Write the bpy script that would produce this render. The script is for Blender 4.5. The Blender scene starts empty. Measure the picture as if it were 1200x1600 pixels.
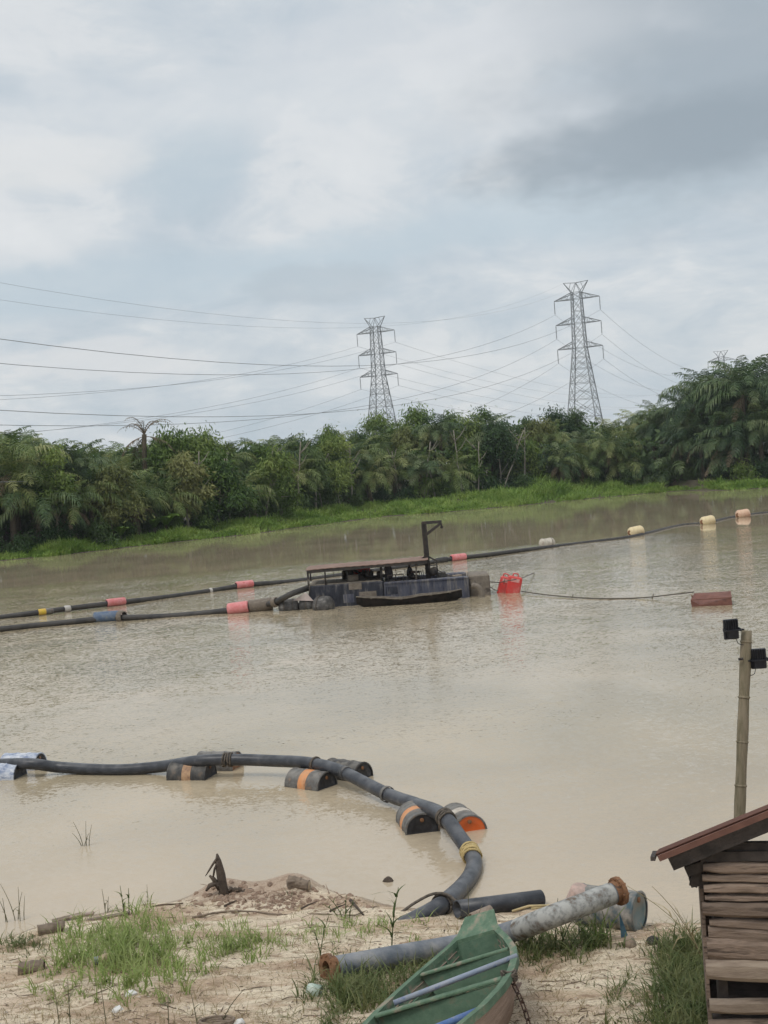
import bpy, math, random
import numpy as np
from mathutils import Vector, Matrix, noise
R = math.radians
random.seed(11)
rnd = random.random
def U(a, b): return a + (b - a) * random.random()
sc = bpy.context.scene
col = sc.collection

# ------------------------------------------------------------------ camera
F = 2000.0                                   # focal length in photograph pixels (1200 x 1600)
CAM = Vector((0, 0, 6.0))
cam_d = bpy.data.cameras.new('camera'); cam = bpy.data.objects.new('camera', cam_d); col.objects.link(cam)
cam_d.sensor_fit = 'VERTICAL'; cam_d.sensor_height = 36; cam_d.lens = F / 1600 * 36
cam_d.clip_start = 0.1; cam_d.clip_end = 6000
CM = Matrix.Rotation(R(90 - 1.66), 3, 'X') @ Matrix.Rotation(R(-4.2), 3, 'Z')
cam.matrix_world = Matrix.Translation(CAM) @ CM.to_4x4()
sc.camera = cam
def ray(px, py): return (CM @ Vector(((px - 600) / F, (800 - py) / F, -1))).normalized()
def W(px, py, z=0.0):                        # point of the level z that the photograph shows there
    d = ray(px, py); return CAM + d * ((z - CAM.z) / d.z)
def P(px, py, Y):                            # point at distance Y
    d = ray(px, py); return CAM + d * (Y / d.y)

# ------------------------------------------------------------------ sky, sun, exposure
SUN_EL, SUN_AZ = 58, -140                    # azimuth clockwise from +Y (behind the camera, left)
world = bpy.data.worlds.new('World'); sc.world = world; world.use_nodes = True
nt = world.node_tree; nt.nodes.clear()
class NT:
    def __init__(s, t): s.t = t
    def n(s, typ, **kw):
        x = s.t.nodes.new(typ)
        for k, v in kw.items(): setattr(x, k, v)
        return x
    def link(s, a, b): s.t.links.new(a, b)
    def setin(s, sock, v):
        if isinstance(v, bpy.types.NodeSocket): s.link(v, sock)
        elif v is not None: sock.default_value = v
    def m(s, op, a, b=None, c=None, clamp=False):
        x = s.n('ShaderNodeMath', operation=op, use_clamp=clamp)
        for i, v in enumerate((a, b, c)):
            if v is not None: s.setin(x.inputs[i], v)
        return x.outputs[0]
    def vm(s, op, a, b=None, scale=None):
        x = s.n('ShaderNodeVectorMath', operation=op)
        s.setin(x.inputs[0], a)
        if b is not None: s.setin(x.inputs[1], b)
        if scale is not None: s.setin(x.inputs[3], scale)
        return x.outputs[0]
    def mix(s, f, a, b):
        x = s.n('ShaderNodeMix', data_type='RGBA')
        s.setin(x.inputs[0], f); s.setin(x.inputs[6], a); s.setin(x.inputs[7], b)
        return x.outputs[2]
    def noise(s, vec, scale, detail=4, rough=.55, dist=0):
        x = s.n('ShaderNodeTexNoise'); s.setin(x.inputs['Vector'], vec)
        x.inputs['Scale'].default_value = scale; x.inputs['Detail'].default_value = detail
        x.inputs['Roughness'].default_value = rough; x.inputs['Distortion'].default_value = dist
        return x
    def ramp(s, f, stops):
        x = s.n('ShaderNodeValToRGB'); e = x.color_ramp.elements
        while len(e) < len(stops): e.new(.5)
        for i, (p, c) in enumerate(stops):
            e[i].position = p; e[i].color = (*c, 1) if len(c) == 3 else c
        s.setin(x.inputs[0], f); return x.outputs[0]
    def mapr(s, v, a, b, c=0, d=1, smooth=True):
        x = s.n('ShaderNodeMapRange', interpolation_type='SMOOTHSTEP' if smooth else 'LINEAR')
        s.setin(x.inputs[0], v)
        for i, q in enumerate((a, b, c, d)): s.setin(x.inputs[i + 1], q)
        return x.outputs[0]
w = NT(nt)
tc = w.n('ShaderNodeTexCoord').outputs['Generated']
sep = w.n('ShaderNodeSeparateXYZ'); w.link(tc, sep.inputs[0])
vx, vy, vz = sep.outputs
den = w.m('ADD', w.m('MAXIMUM', vz, 0.0), 0.30)
cmb = w.n('ShaderNodeCombineXYZ'); w.setin(cmb.inputs[0], w.m('DIVIDE', vx, den)); w.setin(cmb.inputs[1], w.m('DIVIDE', vy, den)); cmb.inputs[2].default_value = 3.7
pl = cmb.outputs[0]
n1 = w.noise(pl, 1.9, 8, .60, .5).outputs[0]
n2 = w.noise(pl, 6.0, 5, .6, .6).outputs[0]
nn = w.m('ADD', w.m('MULTIPLY', n1, .66), w.m('MULTIPLY', n2, .34))
cloud = w.ramp(nn, [(.36, (.45, .525, .58)), (.45, (.53, .585, .63)), (.52, (.60, .64, .668)), (.555, (.66, .685, .70)), (.66, (.72, .735, .74))])
# single cloud masses in view: centre and half size in the photograph, turned into directions of the sky
front = w.m('GREATER_THAN', vy, 0.05)
ysafe = w.m('MAXIMUM', vy, 0.05)
su = w.m('DIVIDE', vx, ysafe); sw = w.m('DIVIDE', vz, ysafe)
wn = w.noise(pl, 3.2, 4, .6).outputs[0]
wn3 = w.noise(pl, 9.0, 3, .6).outputs[0]
warp = w.m('ADD', w.m('MULTIPLY', w.m('SUBTRACT', wn, .5), 2.6), w.m('MULTIPLY', w.m('SUBTRACT', wn3, .5), 1.3))
def blob(base, px, py, rx, ry, color, amt, soft=.9, wamp=1.0, tilt=0):
    d = ray(px, py); u0, w0 = d.x / d.y, d.z / d.y
    du = w.m('SUBTRACT', su, u0); dw = w.m('SUBTRACT', sw, w0)
    dw = w.m('SUBTRACT', dw, w.m('MULTIPLY', du, tilt))
    a = w.m('POWER', w.m('ABSOLUTE', w.m('DIVIDE', du, rx / F)), 2.0)
    b = w.m('POWER', w.m('ABSOLUTE', w.m('DIVIDE', dw, ry / F)), 2.0)
    dist = w.m('ADD', w.m('SQRT', w.m('ADD', a, b)), w.m('MULTIPLY', warp, wamp))
    k = w.mapr(dist, 1 + soft * .5, 1 - soft * .5, 0, amt)
    return w.mix(w.m('MULTIPLY', k, front), base, (*color, 1))
cloud = blob(cloud, 150, 440, 420, 45, (.475, .56, .62), .75, 1.2, .8, .05)
cloud = blob(cloud, 760, 350, 420, 45, (.50, .585, .64), .7, 1.2, .8, .12)
cloud = blob(cloud, 310, 250, 95, 80, (.47, .55, .605), .7, .8, .8)
cloud = blob(cloud, 500, 440, 120, 30, (.45, .51, .555), .6, .6, .9)
cloud = blob(cloud, 80, 250, 170, 35, (.72, .725, .715), .6, .8, .9)
cloud = blob(cloud, 400, 150, 420, 60, (.70, .72, .73), .5, 1.2, .9)
cloud = blob(cloud, 180, 560, 130, 35, (.70, .705, .71), .65, .5, 1.0)
cloud = blob(cloud, 900, 185, 160, 60, (.68, .70, .715), .6, 1.0, .9)
cloud = blob(cloud, 1140, 90, 330, 190, (.345, .395, .435), .85, 1.2, .6, -.1)
cloud = blob(cloud, 1050, 215, 270, 60, (.29, .34, .38), .8, .9, .55, .12)
cloud = blob(cloud, 690, 60, 330, 50, (.64, .665, .69), .5, 1.2, .8)
cloud = w.mix(w.mapr(vz, 0.35, .95, 0, .5), cloud, (.95, .95, .94, 1))      # thin bright cloud higher up
sky = w.n('ShaderNodeTexSky', sky_type='NISHITA', sun_disc=False)
sky.sun_elevation = R(SUN_EL); sky.sun_rotation = R(SUN_AZ); sky.dust_density = 3.0
full = w.mix(.12, w.vm('SCALE', cloud, scale=11.6), sky.outputs[0])
bg = w.n('ShaderNodeBackground'); bg.inputs[1].default_value = 0.1; w.link(full, bg.inputs[0])
out = w.n('ShaderNodeOutputWorld'); w.link(bg.outputs[0], out.inputs[0])
world.cycles.sampling_method = 'MANUAL'; world.cycles.sample_map_resolution = 512
sun_d = bpy.data.lights.new('sun', 'SUN'); sun = bpy.data.objects.new('sun', sun_d); col.objects.link(sun)
sun_d.energy = 1.3; sun_d.angle = R(18); sun_d.color = (1, .96, .90)
sdir = Vector((math.sin(R(SUN_AZ)) * math.cos(R(SUN_EL)), math.cos(R(SUN_AZ)) * math.cos(R(SUN_EL)), math.sin(R(SUN_EL))))
sun.rotation_euler = sdir.to_track_quat('Z', 'Y').to_euler()
sc.view_settings.view_transform = 'Standard'; sc.view_settings.look = 'None'
sc.view_settings.exposure = 0.0; sc.view_settings.gamma = 1; sc.view_settings.use_curve_mapping = False
sc.render.engine = 'CYCLES'; sc.cycles.use_denoising = True
sc.cycles.use_adaptive_sampling = True; sc.cycles.adaptive_threshold = .025
sc.cycles.volume_bounces = 0; sc.cycles.max_bounces = 4; sc.cycles.diffuse_bounces = 2; sc.cycles.glossy_bounces = 2; sc.cycles.transmission_bounces = 2
sc.cycles.caustics_reflective = False; sc.cycles.caustics_refractive = False

# ------------------------------------------------------------------ materials
def mat(name, c1, c2=None, c3=None, scale=6, rough=.7, bump=.0, bscale=None, metal=0, stretch=(1, 1, 1), spec=.4, stops=(.38, .56, .68), detail=6, vary=0, top=None, dist=0):
    m = bpy.data.materials.new(name); m.use_nodes = True; t = NT(m.node_tree)
    b = m.node_tree.nodes['Principled BSDF']
    tcn = t.n('ShaderNodeTexCoord'); mp = t.n('ShaderNodeMapping'); t.link(tcn.outputs['Object'], mp.inputs[0]); mp.inputs['Scale'].default_value = stretch
    v = mp.outputs[0]
    oi = None
    if vary:
        oi = t.n('ShaderNodeObjectInfo'); v = t.vm('ADD', v, t.vm('SCALE', (1., 1., 1.), scale=t.m('MULTIPLY', oi.outputs['Random'], 37.0)))
    if c2 is None: c2 = tuple(x * .75 for x in c1)
    st = [(stops[0], c1), (stops[1], c2)] + ([(stops[2], c3)] if c3 else [])
    c = t.ramp(t.noise(v, scale, detail, .62, dist).outputs[0], st)
    if vary:
        k = t.mapr(oi.outputs['Random'], 0, 1, 1 - vary, 1 + vary, False)
        c = t.vm('SCALE', c, scale=k)
    if top:                                   # dust or dried mud settled on upward faces
        g = t.n('ShaderNodeNewGeometry'); sp = t.n('ShaderNodeSeparateXYZ'); t.link(g.outputs['Normal'], sp.inputs[0])
        k = t.m('MULTIPLY', t.mapr(sp.outputs[2], .35, 1.0, 0, 1), t.mapr(t.noise(v, scale * .7, 5).outputs[0], .38, .62, .1, 1))
        c = t.mix(t.m('MULTIPLY', k, top[1]), c, (*top[0], 1))
    t.link(c, b.inputs['Base Color'])
    b.inputs['Roughness'].default_value = rough; b.inputs['Metallic'].default_value = metal; b.inputs['Specular IOR Level'].default_value = spec
    if bump:
        bn = t.n('ShaderNodeBump'); bn.inputs['Strength'].default_value = min(1, bump); bn.inputs['Distance'].default_value = .02 * max(1, bump)
        t.link(t.noise(v, bscale or scale * 3, 5, .65).outputs[0], bn.inputs['Height']); t.link(bn.outputs[0], b.inputs['Normal'])
    return m
def leafmat(name, c1, c2, c3, nscale=.35, trans=.25, rough=.55):
    m = bpy.data.materials.new(name); m.use_nodes = True; t = NT(m.node_tree)
    b = m.node_tree.nodes['Principled BSDF']; o = m.node_tree.nodes['Material Output']
    g = t.n('ShaderNodeNewGeometry'); oi = t.n('ShaderNodeObjectInfo')
    n = t.noise(g.outputs['Position'], nscale, 4, .6).outputs[0]
    n2 = t.noise(g.outputs['Position'], nscale * 9, 2, .6).outputs[0]
    f = t.m('ADD', t.m('ADD', t.m('MULTIPLY', n, .75), t.m('MULTIPLY', n2, .4)), t.m('MULTIPLY', t.m('SUBTRACT', oi.outputs['Random'], .5), .28))
    c = t.ramp(f, [(.40, c1), (.57, c2), (.76, c3)])
    t.link(c, b.inputs['Base Color']); b.inputs['Roughness'].default_value = rough; b.inputs['Specular IOR Level'].default_value = .25
    tr = t.n('ShaderNodeBsdfTranslucent'); t.link(c, tr.inputs[0])
    mx = t.n('ShaderNodeMixShader'); mx.inputs[0].default_value = trans
    t.link(b.outputs[0], mx.inputs[1]); t.link(tr.outputs[0], mx.inputs[2]); t.link(mx.outputs[0], o.inputs[0])
    return m

# ------------------------------------------------------------------ mesh helpers
def tag(o, label=None, cat=None, group=None, kind=None):
    if label: o['label'] = label
    if cat: o['category'] = cat
    if group: o['group'] = group
    if kind: o['kind'] = kind
    return o
def root(name, loc, label, cat, group=None, rz=0):
    o = bpy.data.objects.new(name, None); o.empty_display_size = .2; col.objects.link(o); o.location = loc; o.rotation_euler = (0, 0, rz)
    return tag(o, label, cat, group)
def wloc(p):
    v = Vector()
    while p: v += p.location; p = p.parent
    return v
class MB:
    def __init__(s): s.v = []; s.f = []; s.sm = []
    def add(s, vs, fs, smooth=False):
        k = len(s.v); s.v += [tuple(x) for x in vs]; s.f += [tuple(i + k for i in f) for f in fs]; s.sm += [smooth] * len(fs); return s
    def box(s, c, size, rot=None, bevel=0, taper=1):
        x, y, z = (q / 2 for q in size); c = Vector(c)
        if bevel:
            e = bevel; vs = []
            for sz in (-1, 1):
                k = 1 if sz < 0 else taper
                for (a, b) in ((-x + e, -y), (x - e, -y), (x, -y + e), (x, y - e), (x - e, y), (-x + e, y), (-x, y - e), (-x, -y + e)):
                    vs.append(Vector((a * k, b * k, sz * (z - e))))
            for sz in (-1, 1):
                k = 1 if sz < 0 else taper
                for (a, b) in ((-x + e, -y + e), (x - e, -y + e), (x - e, y - e), (-x + e, y - e)): vs.append(Vector((a * k, b * k, sz * z)))
            fs = [(i, (i + 1) % 8, 8 + (i + 1) % 8, 8 + i) for i in range(8)]
            fs += [(19 - 3, 17, 18, 19)[::-1]] if False else []
            fs += [(16, 19, 18, 17), (20, 21, 22, 23)]
            fs += [(16, 17, 1, 0), (17, 18, 3, 2), (18, 19, 5, 4), (19, 16, 7, 6), (17, 2, 1), (18, 4, 3), (19, 6, 5), (16, 0, 7)]
            fs += [(8, 9, 21, 20), (10, 11, 22, 21), (12, 13, 23, 22), (14, 15, 20, 23), (9, 10, 21), (11, 12, 22), (13, 14, 23), (15, 8, 20)]
        else:
            t = taper
            vs = [Vector(q) for q in ((-x, -y, -z), (x, -y, -z), (x, y, -z), (-x, y, -z), (-x * t, -y * t, z), (x * t, -y * t, z), (x * t, y * t, z), (-x * t, y * t, z))]
            fs = [(0, 3, 2, 1), (4, 5, 6, 7), (0, 1, 5, 4), (1, 2, 6, 5), (2, 3, 7, 6), (3, 0, 4, 7)]
        if rot is not None: vs = [rot @ q for q in vs]
        return s.add([c + q for q in vs], fs)
    def bar(s, a, b, wd, ht=None, up=(0, 0, 1), bevel=0):
        a, b = Vector(a), Vector(b); d = b - a; x = d.normalized(); up = Vector(up)
        if abs(x.dot(up)) > .97: up = Vector((0, 1, 0))
        y = up.cross(x).normalized(); z = x.cross(y)
        M = Matrix((x, y, z)).transposed()
        return s.box((a + b) / 2, (d.length, wd, ht or wd), M, bevel)
    def tube(s, pts, r, seg=10, caps=True, smooth=True, squash=None, rough=0):
        pts = [Vector(p) for p in pts]; n = len(pts); rs = r if isinstance(r, (list, tuple)) else [r] * n
        t0 = (pts[1] - pts[0]).normalized(); up = Vector((0, 0, 1)) if abs(t0.z) < .9 else Vector((1, 0, 0))
        nrm = (up - t0 * up.dot(t0)).normalized(); vs = []
        for i, p in enumerate(pts):
            t = (pts[min(i + 1, n - 1)] - pts[max(i - 1, 0)]).normalized()
            nrm = (nrm - t * nrm.dot(t)).normalized(); bi = t.cross(nrm)
            for j in range(seg):
                a = 2 * math.pi * j / seg; q = rs[i] * (1 + (rough * U(-1, 1) if rough else 0))
                vs.append(p + (nrm * math.cos(a) * (squash or 1) + bi * math.sin(a)) * q)
        fs = [(i * seg + j, i * seg + (j + 1) % seg, (i + 1) * seg + (j + 1) % seg, (i + 1) * seg + j) for i in range(n - 1) for j in range(seg)]
        s.add(vs, fs, smooth)
        if caps:
            k = len(s.v) - len(vs)
            s.f += [tuple(k + j for j in range(seg))[::-1], tuple(k + (n - 1) * seg + j for j in range(seg))]; s.sm += [False, False]
        return s
    def lathe(s, prof, M=None, seg=24, smooth=True, closed=False):     # prof: (radius, height) along local z
        vs = []
        for (r, h) in prof:
            for j in range(seg):
                a = 2 * math.pi * j / seg; q = Vector((r * math.cos(a), r * math.sin(a), h)); vs.append(M @ q if M is not None else q)
        n = len(prof)
        fs = [(i * seg + j, i * seg + (j + 1) % seg, ((i + 1) % n) * seg + (j + 1) % seg, ((i + 1) % n) * seg + j) for i in range(n if closed else n - 1) for j in range(seg)]
        return s.add(vs, fs, smooth)
    def disc(s, r, M, seg=24):
        return s.add([M @ Vector((r * math.cos(2 * math.pi * j / seg), r * math.sin(2 * math.pi * j / seg), 0)) for j in range(seg)], [tuple(range(seg))])
    def loft(s, rings, closed=True, smooth=True, caps=False):
        n = len(rings[0]); k = len(s.v); vs = [p for r in rings for p in r]
        fs = [(i * n + j, i * n + (j + 1) % n, (i + 1) * n + (j + 1) % n, (i + 1) * n + j) for i in range(len(rings) - 1) for j in range(n if closed else n - 1)]
        if caps: fs += [tuple(range(n))[::-1], tuple((len(rings) - 1) * n + j for j in range(n))]
        return s.add(vs, fs, smooth)
    def blade(s, b, d, h, wd, bend=.5, seg=3):
        b = Vector(b); d = Vector((d[0], d[1], 0)); sd = Vector((-d.y, d.x, 0))
        if sd.length < 1e-4: sd = Vector((1, 0, 0))
        sd.normalize(); a = U(-1.2, 1.2); sd = Matrix.Rotation(a, 3, 'Z') @ sd; vs = []
        for i in range(seg):
            t = i / seg; c = b + d * (h * bend * t * t) + Vector((0, 0, h * (t - .35 * bend * t * t))); q = sd * (wd / 2 * (1 - t * .55)); vs += [c - q, c + q]
        vs.append(b + d * (h * bend) + Vector((0, 0, h * (1 - .35 * bend))))
        fs = [(2 * i, 2 * i + 1, 2 * i + 3, 2 * i + 2) for i in range(seg - 1)] + [(2 * seg - 2, 2 * seg - 1, 2 * seg)]
        return s.add(vs, fs)
    def mesh(s, name, m):
        me = bpy.data.meshes.new(name); me.from_pydata(s.v, [], s.f); me.materials.append(m)
        me.polygons.foreach_set('use_smooth', s.sm); me.update(); return me
    def build(s, name, m, parent=None, local=False, **kw):
        if parent is not None and not local:
            o = wloc(parent); s.v = [(x - o.x, y - o.y, z - o.z) for x, y, z in s.v]
        ob = bpy.data.objects.new(name, s.mesh(name, m)); col.objects.link(ob); ob.parent = parent
        return tag(ob, **kw)
def copy_tree(o, parent=None):
    c = o.copy(); col.objects.link(c); c.parent = parent
    for ch in list(o.children): copy_tree(ch, c)
    return c
def inst(name, me, parent, loc=(0, 0, 0), rot=(0, 0, 0), scale=1):
    o = bpy.data.objects.new(name, me); col.objects.link(o); o.parent = parent; o.location = loc; o.rotation_euler = rot
    o.scale = (scale,) * 3 if not isinstance(scale, tuple) else scale; return o
def spline(pts, n=8):                                # Catmull-Rom through the points
    pts = [Vector(p) for p in pts]; q = [pts[0] * 2 - pts[1]] + pts + [pts[-1] * 2 - pts[-2]]; o = []
    for i in range(1, len(q) - 2):
        for k in range(n):
            t = k / n; a, b, c, d = q[i - 1:i + 3]
            o.append(.5 * ((2 * b) + (c - a) * t + (2 * a - 5 * b + 4 * c - d) * t * t + (3 * b - a - 3 * c + d) * t ** 3))
    o.append(pts[-1]); return o
def lerp(xs, ys, x):
    return float(np.interp(x, xs, ys))
def sstep(a, b, x):
    t = max(0, min(1, (x - a) / (b - a))); return t * t * (3 - 2 * t)
def N2(x, y, s, z=0): return noise.noise(Vector((x * s, y * s, z)))
def axisM(p, d):                                     # matrix that takes local z to direction d at p
    return Matrix.Translation(p) @ Vector(d).to_track_quat('Z', 'Y').to_matrix().to_4x4()
ORD = ['first', 'second', 'third', 'fourth', 'fifth', 'sixth', 'seventh', 'eighth', 'ninth', 'tenth', 'eleventh', 'twelfth', 'thirteenth', 'fourteenth', 'fifteenth', 'sixteenth', 'seventeenth', 'eighteenth', 'nineteenth', 'twentieth']
ORD += [('twenty-', 'thirty-')[k // 9] + ORD[k % 9] for k in range(18)]

# ------------------------------------------------------------------ near shore
shore_px = [(-400, 1512), (0, 1462), (90, 1444), (230, 1416), (330, 1408), (480, 1405), (560, 1414), (640, 1420), (700, 1426), (860, 1420), (1050, 1446), (1200, 1440), (1500, 1425)]
shore = [W(a, b) for a, b in shore_px]
SX = [-130, -40] + [p.x for p in shore] + [40, 130]; SY = [14, 13.6] + [p.y for p in shore] + [21, 24]
MOUND = [(W(345, 1398), .26, .42), (W(470, 1400), .30, .42), (W(410, 1402), .20, .55), (W(60, 1470, .1), .10, .35), (W(1090, 1480, .3), .22, .9), (W(960, 1500, .3), .08, .7), (W(540, 1410), .10, .4)]
def height(x, y, fine=True):
    d = lerp(SX, SY, x) - y + N2(x, y, .8, 5) * .25
    if d < 0: z = max(-2.2, d * .22) if d < -.4 else d * .22
    elif d < 6: z = .115 * d + .05 * sstep(0, .5, d)
    else: z = .74 + .335 * (d - 6)
    z = min(z, 4.35)
    for c, h, r in MOUND:
        q = ((x - c.x) ** 2 + (y - c.y) ** 2) / (r * r)
        if q < 9: z += h * math.exp(-q)
    if -9 < x < 9 and 7 < y < 20:
        k = .25 + .75 * sstep(-.2, .6, d)
        z += (N2(x, y, .9) * .07 + N2(x, y, 2.6, 3) * .035 + N2(x, y, 7, 9) * .018 + (abs(N2(x, y, 15, 2)) * .02 if fine else 0)) * k
    return z
def G(px, py, up=0.0):                               # where the view ray meets the shore
    d = ray(px, py); t = 6.0
    for i in range(400):
        p = CAM + d * t
        if p.z <= height(p.x, p.y, False) + up: break
        t += .06
    return CAM + d * (t - .02)
def Gf(px, py):                                      # the same, quicker, for litter and grass
    z = .4
    for i in range(5):
        p = W(px, py, z); z = height(p.x, p.y, False)
    p.z = z; return p
def on(x, y, up=0): return Vector((x, y, height(x, y) + up))
def axis_grid(a, b, c, d, fine, coarse_n):
    left = a + (b - a) * (1 - np.linspace(1, 0, coarse_n, endpoint=False) ** 2.2)
    right = c + (d - c) * (np.linspace(0, 1, coarse_n + 1)[1:] ** 2.2)
    return np.concatenate([left, np.arange(b, c, fine), [c], right])
gx = axis_grid(-120, -6, 6, 120, .05, 26); gy = axis_grid(-60, 10.2, 18.6, 30, .05, 24)
gv = [(x, y, height(x, y)) for y in gy for x in gx]; nx = len(gx)
gf = [(j * nx + i, j * nx + i + 1, (j + 1) * nx + i + 1, (j + 1) * nx + i) for j in range(len(gy) - 1) for i in range(nx - 1)]
m_sand = bpy.data.materials.new('sand'); m_sand.use_nodes = True
t = NT(m_sand.node_tree); b = m_sand.node_tree.nodes['Principled BSDF']
pos = t.n('ShaderNodeNewGeometry').outputs['Position']
st = t.n('ShaderNodeMapping'); t.link(pos, st.inputs[0]); st.inputs['Scale'].default_value = (.55, 1.5, 1)
big = t.noise(st.outputs[0], .9, 5, .6, .3).outputs[0]
c = t.ramp(big, [(.36, (.46, .335, .24)), (.46, (.56, .44, .32)), (.54, (.76, .665, .51)), (.66, (.62, .50, .38))])
mid = t.noise(st.outputs[0], 6.5, 6, .7, .5).outputs[0]
c = t.mix(t.mapr(mid, .50, .63, 0, .8), c, (.28, .20, .135, 1))
fine = t.noise(pos, 42, 4, .7).outputs[0]
c = t.mix(t.mapr(fine, .48, .66, 0, .65), c, (.30, .22, .15, 1))
spm = t.n('ShaderNodeSeparateXYZ'); t.link(pos, spm.inputs[0])
dm = t.m('ADD', t.m('ABSOLUTE', t.m('DIVIDE', t.m('SUBTRACT', spm.outputs[0], MOUND[2][0].x), 1.7)), t.m('ABSOLUTE', t.m('DIVIDE', t.m('SUBTRACT', spm.outputs[1], MOUND[2][0].y + .1), 1.1)))
c = t.mix(t.mapr(t.m('ADD', dm, t.m('MULTIPLY', t.m('SUBTRACT', big, .5), 2.0)), .7, 1.1, .65, 0), c, (.33, .235, .18, 1))   # darker dug soil of the mound
c = t.mix(t.mapr(t.noise(pos, 26, 3, .6).outputs[0], .60, .70, 0, .5), c, (.80, .73, .62, 1))
wet = t.mapr(t.m('ADD', spm.outputs[2], t.m('MULTIPLY', t.m('SUBTRACT', mid, .5), .12)), .03, .10, 1, 0)
c = t.mix(t.m('MULTIPLY', wet, .55), c, (.20, .145, .10, 1))      # soaked strip along the water
t.link(c, b.inputs['Base Color']); t.link(t.mapr(wet, 0, 1, .95, .45, False), b.inputs['Roughness']); b.inputs['Specular IOR Level'].default_value = .15
bn = t.n('ShaderNodeBump'); bn.inputs['Strength'].default_value = .9; bn.inputs['Distance'].default_value = .03
t.link(t.m('ADD', mid, t.m('MULTIPLY', fine, .6)), bn.inputs['Height']); t.link(bn.outputs[0], b.inputs['Normal'])
gm = MB(); gm.add(gv, gf, True); gm.build('ground', m_sand, kind='structure')

# ------------------------------------------------------------------ water
bank_px = [(-700, 950), (-300, 906), (0, 876), (100, 867), (200, 855), (300, 844), (400, 834), (450, 826), (600, 807), (700, 800), (800, 791), (900, 781), (1000, 772), (1045, 768), (1075, 766.5), (1110, 766), (1140, 766), (1200, 762), (1500, 741), (1900, 716)]
bank = [W(a, q) for a, q in bank_px]
BX = [-900] + [p.x for p in bank] + [900]; BY = [60] + [p.y for p in bank] + [420]
def bankY(x): return lerp(BX, BY, x)
m_water = bpy.data.materials.new('muddy_water'); m_water.use_nodes = True
t = NT(m_water.node_tree); b = m_water.node_tree.nodes['Principled BSDF']
pos = t.n('ShaderNodeNewGeometry').outputs['Position']
sp = t.n('ShaderNodeSeparateXYZ'); t.link(pos, sp.inputs[0])
mud = t.noise(pos, .16, 4, .55, .6).outputs[0]
c = t.ramp(mud, [(.36, (.355, .30, .205)), (.52, (.42, .35, .24)), (.66, (.475, .39, .27))])
# shallow, paler water along the near shore (real suspended sand)
c = t.mix(t.mapr(t.m('ADD', sp.outputs[1], t.m('MULTIPLY', mud, 8.0)), 21.0, 34.0, .55, 0), c, (.52, .43, .33, 1))
wv = t.n('ShaderNodeMapping'); t.link(pos, wv.inputs[0]); wv.inputs['Scale'].default_value = (.6, 1.0, 1)
r1 = t.noise(wv.outputs[0], 11, 1, .5).outputs['Color']; r2 = t.noise(wv.outputs[0], 2.2, 1, .5).outputs['Color']; r3 = t.noise(wv.outputs[0], 30, 1, .5).outputs['Color']
s1 = t.vm('SUBTRACT', r1, (.5, .5, .5)); s2 = t.vm('SUBTRACT', r2, (.5, .5, .5)); s3 = t.vm('SUBTRACT', r3, (.5, .5, .5))
slope = t.vm('ADD', t.vm('ADD', t.vm('SCALE', s1, scale=.15), t.vm('SCALE', s2, scale=.05)), t.vm('SCALE', s3, scale=.20))
# wind: open water is rippled, the strip in the lee of the far trees lies calm, with streaks of wind between
lee = t.m('SUBTRACT', sp.outputs[1], t.m('MULTIPLY', sp.outputs[0], .12))
wn_ = t.n('ShaderNodeMapping'); t.link(pos, wn_.inputs[0]); wn_.inputs['Scale'].default_value = (.02, .05, 1)
gust = t.noise(wn_.outputs[0], 1.0, 4, .6).outputs[0]
lee = t.m('ADD', lee, t.m('MULTIPLY', t.m('SUBTRACT', gust, .5), 16.0))
amp = t.mapr(lee, 90.0, 97.0, 1.0, .05)
wn2 = t.n('ShaderNodeMapping'); t.link(pos, wn2.inputs[0]); wn2.inputs['Scale'].default_value = (.06, .16, 1)
amp = t.m('MULTIPLY', amp, t.mapr(t.noise(wn2.outputs[0], 1.0, 4, .6).outputs[0], .35, .65, .65, 1.1))
amp = t.m('MULTIPLY', amp, t.mapr(sp.outputs[1], 18.0, 60.0, 1.2, 1.5))
slope = t.vm('MULTIPLY', t.vm('SCALE', slope, scale=amp), (1, 1, 0))
nr = t.vm('NORMALIZE', t.vm('ADD', slope, (0, 0, 1)))
df = t.n('ShaderNodeBsdfDiffuse'); t.link(c, df.inputs[0])
gl = t.n('ShaderNodeBsdfGlossy'); gl.inputs['Roughness'].default_value = .04; gl.inputs[0].default_value = (1, 1, 1, 1); t.link(nr, gl.inputs['Normal'])
fr = t.n('ShaderNodeFresnel'); fr.inputs[0].default_value = 1.33; t.link(nr, fr.inputs['Normal'])
mx = t.n('ShaderNodeMixShader'); t.link(fr.outputs[0], mx.inputs[0]); t.link(df.outputs[0], mx.inputs[1]); t.link(gl.outputs[0], mx.inputs[2])
t.link(mx.outputs[0], m_water.node_tree.nodes['Material Output'].inputs[0]); m_water.node_tree.nodes.remove(b)
wm = MB(); wm.add([(-600, -30, 0), (600, -30, 0), (600, 480, 0), (-600, 480, 0)], [(0, 1, 2, 3)]); wm.build('water', m_water, kind='structure')

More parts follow.
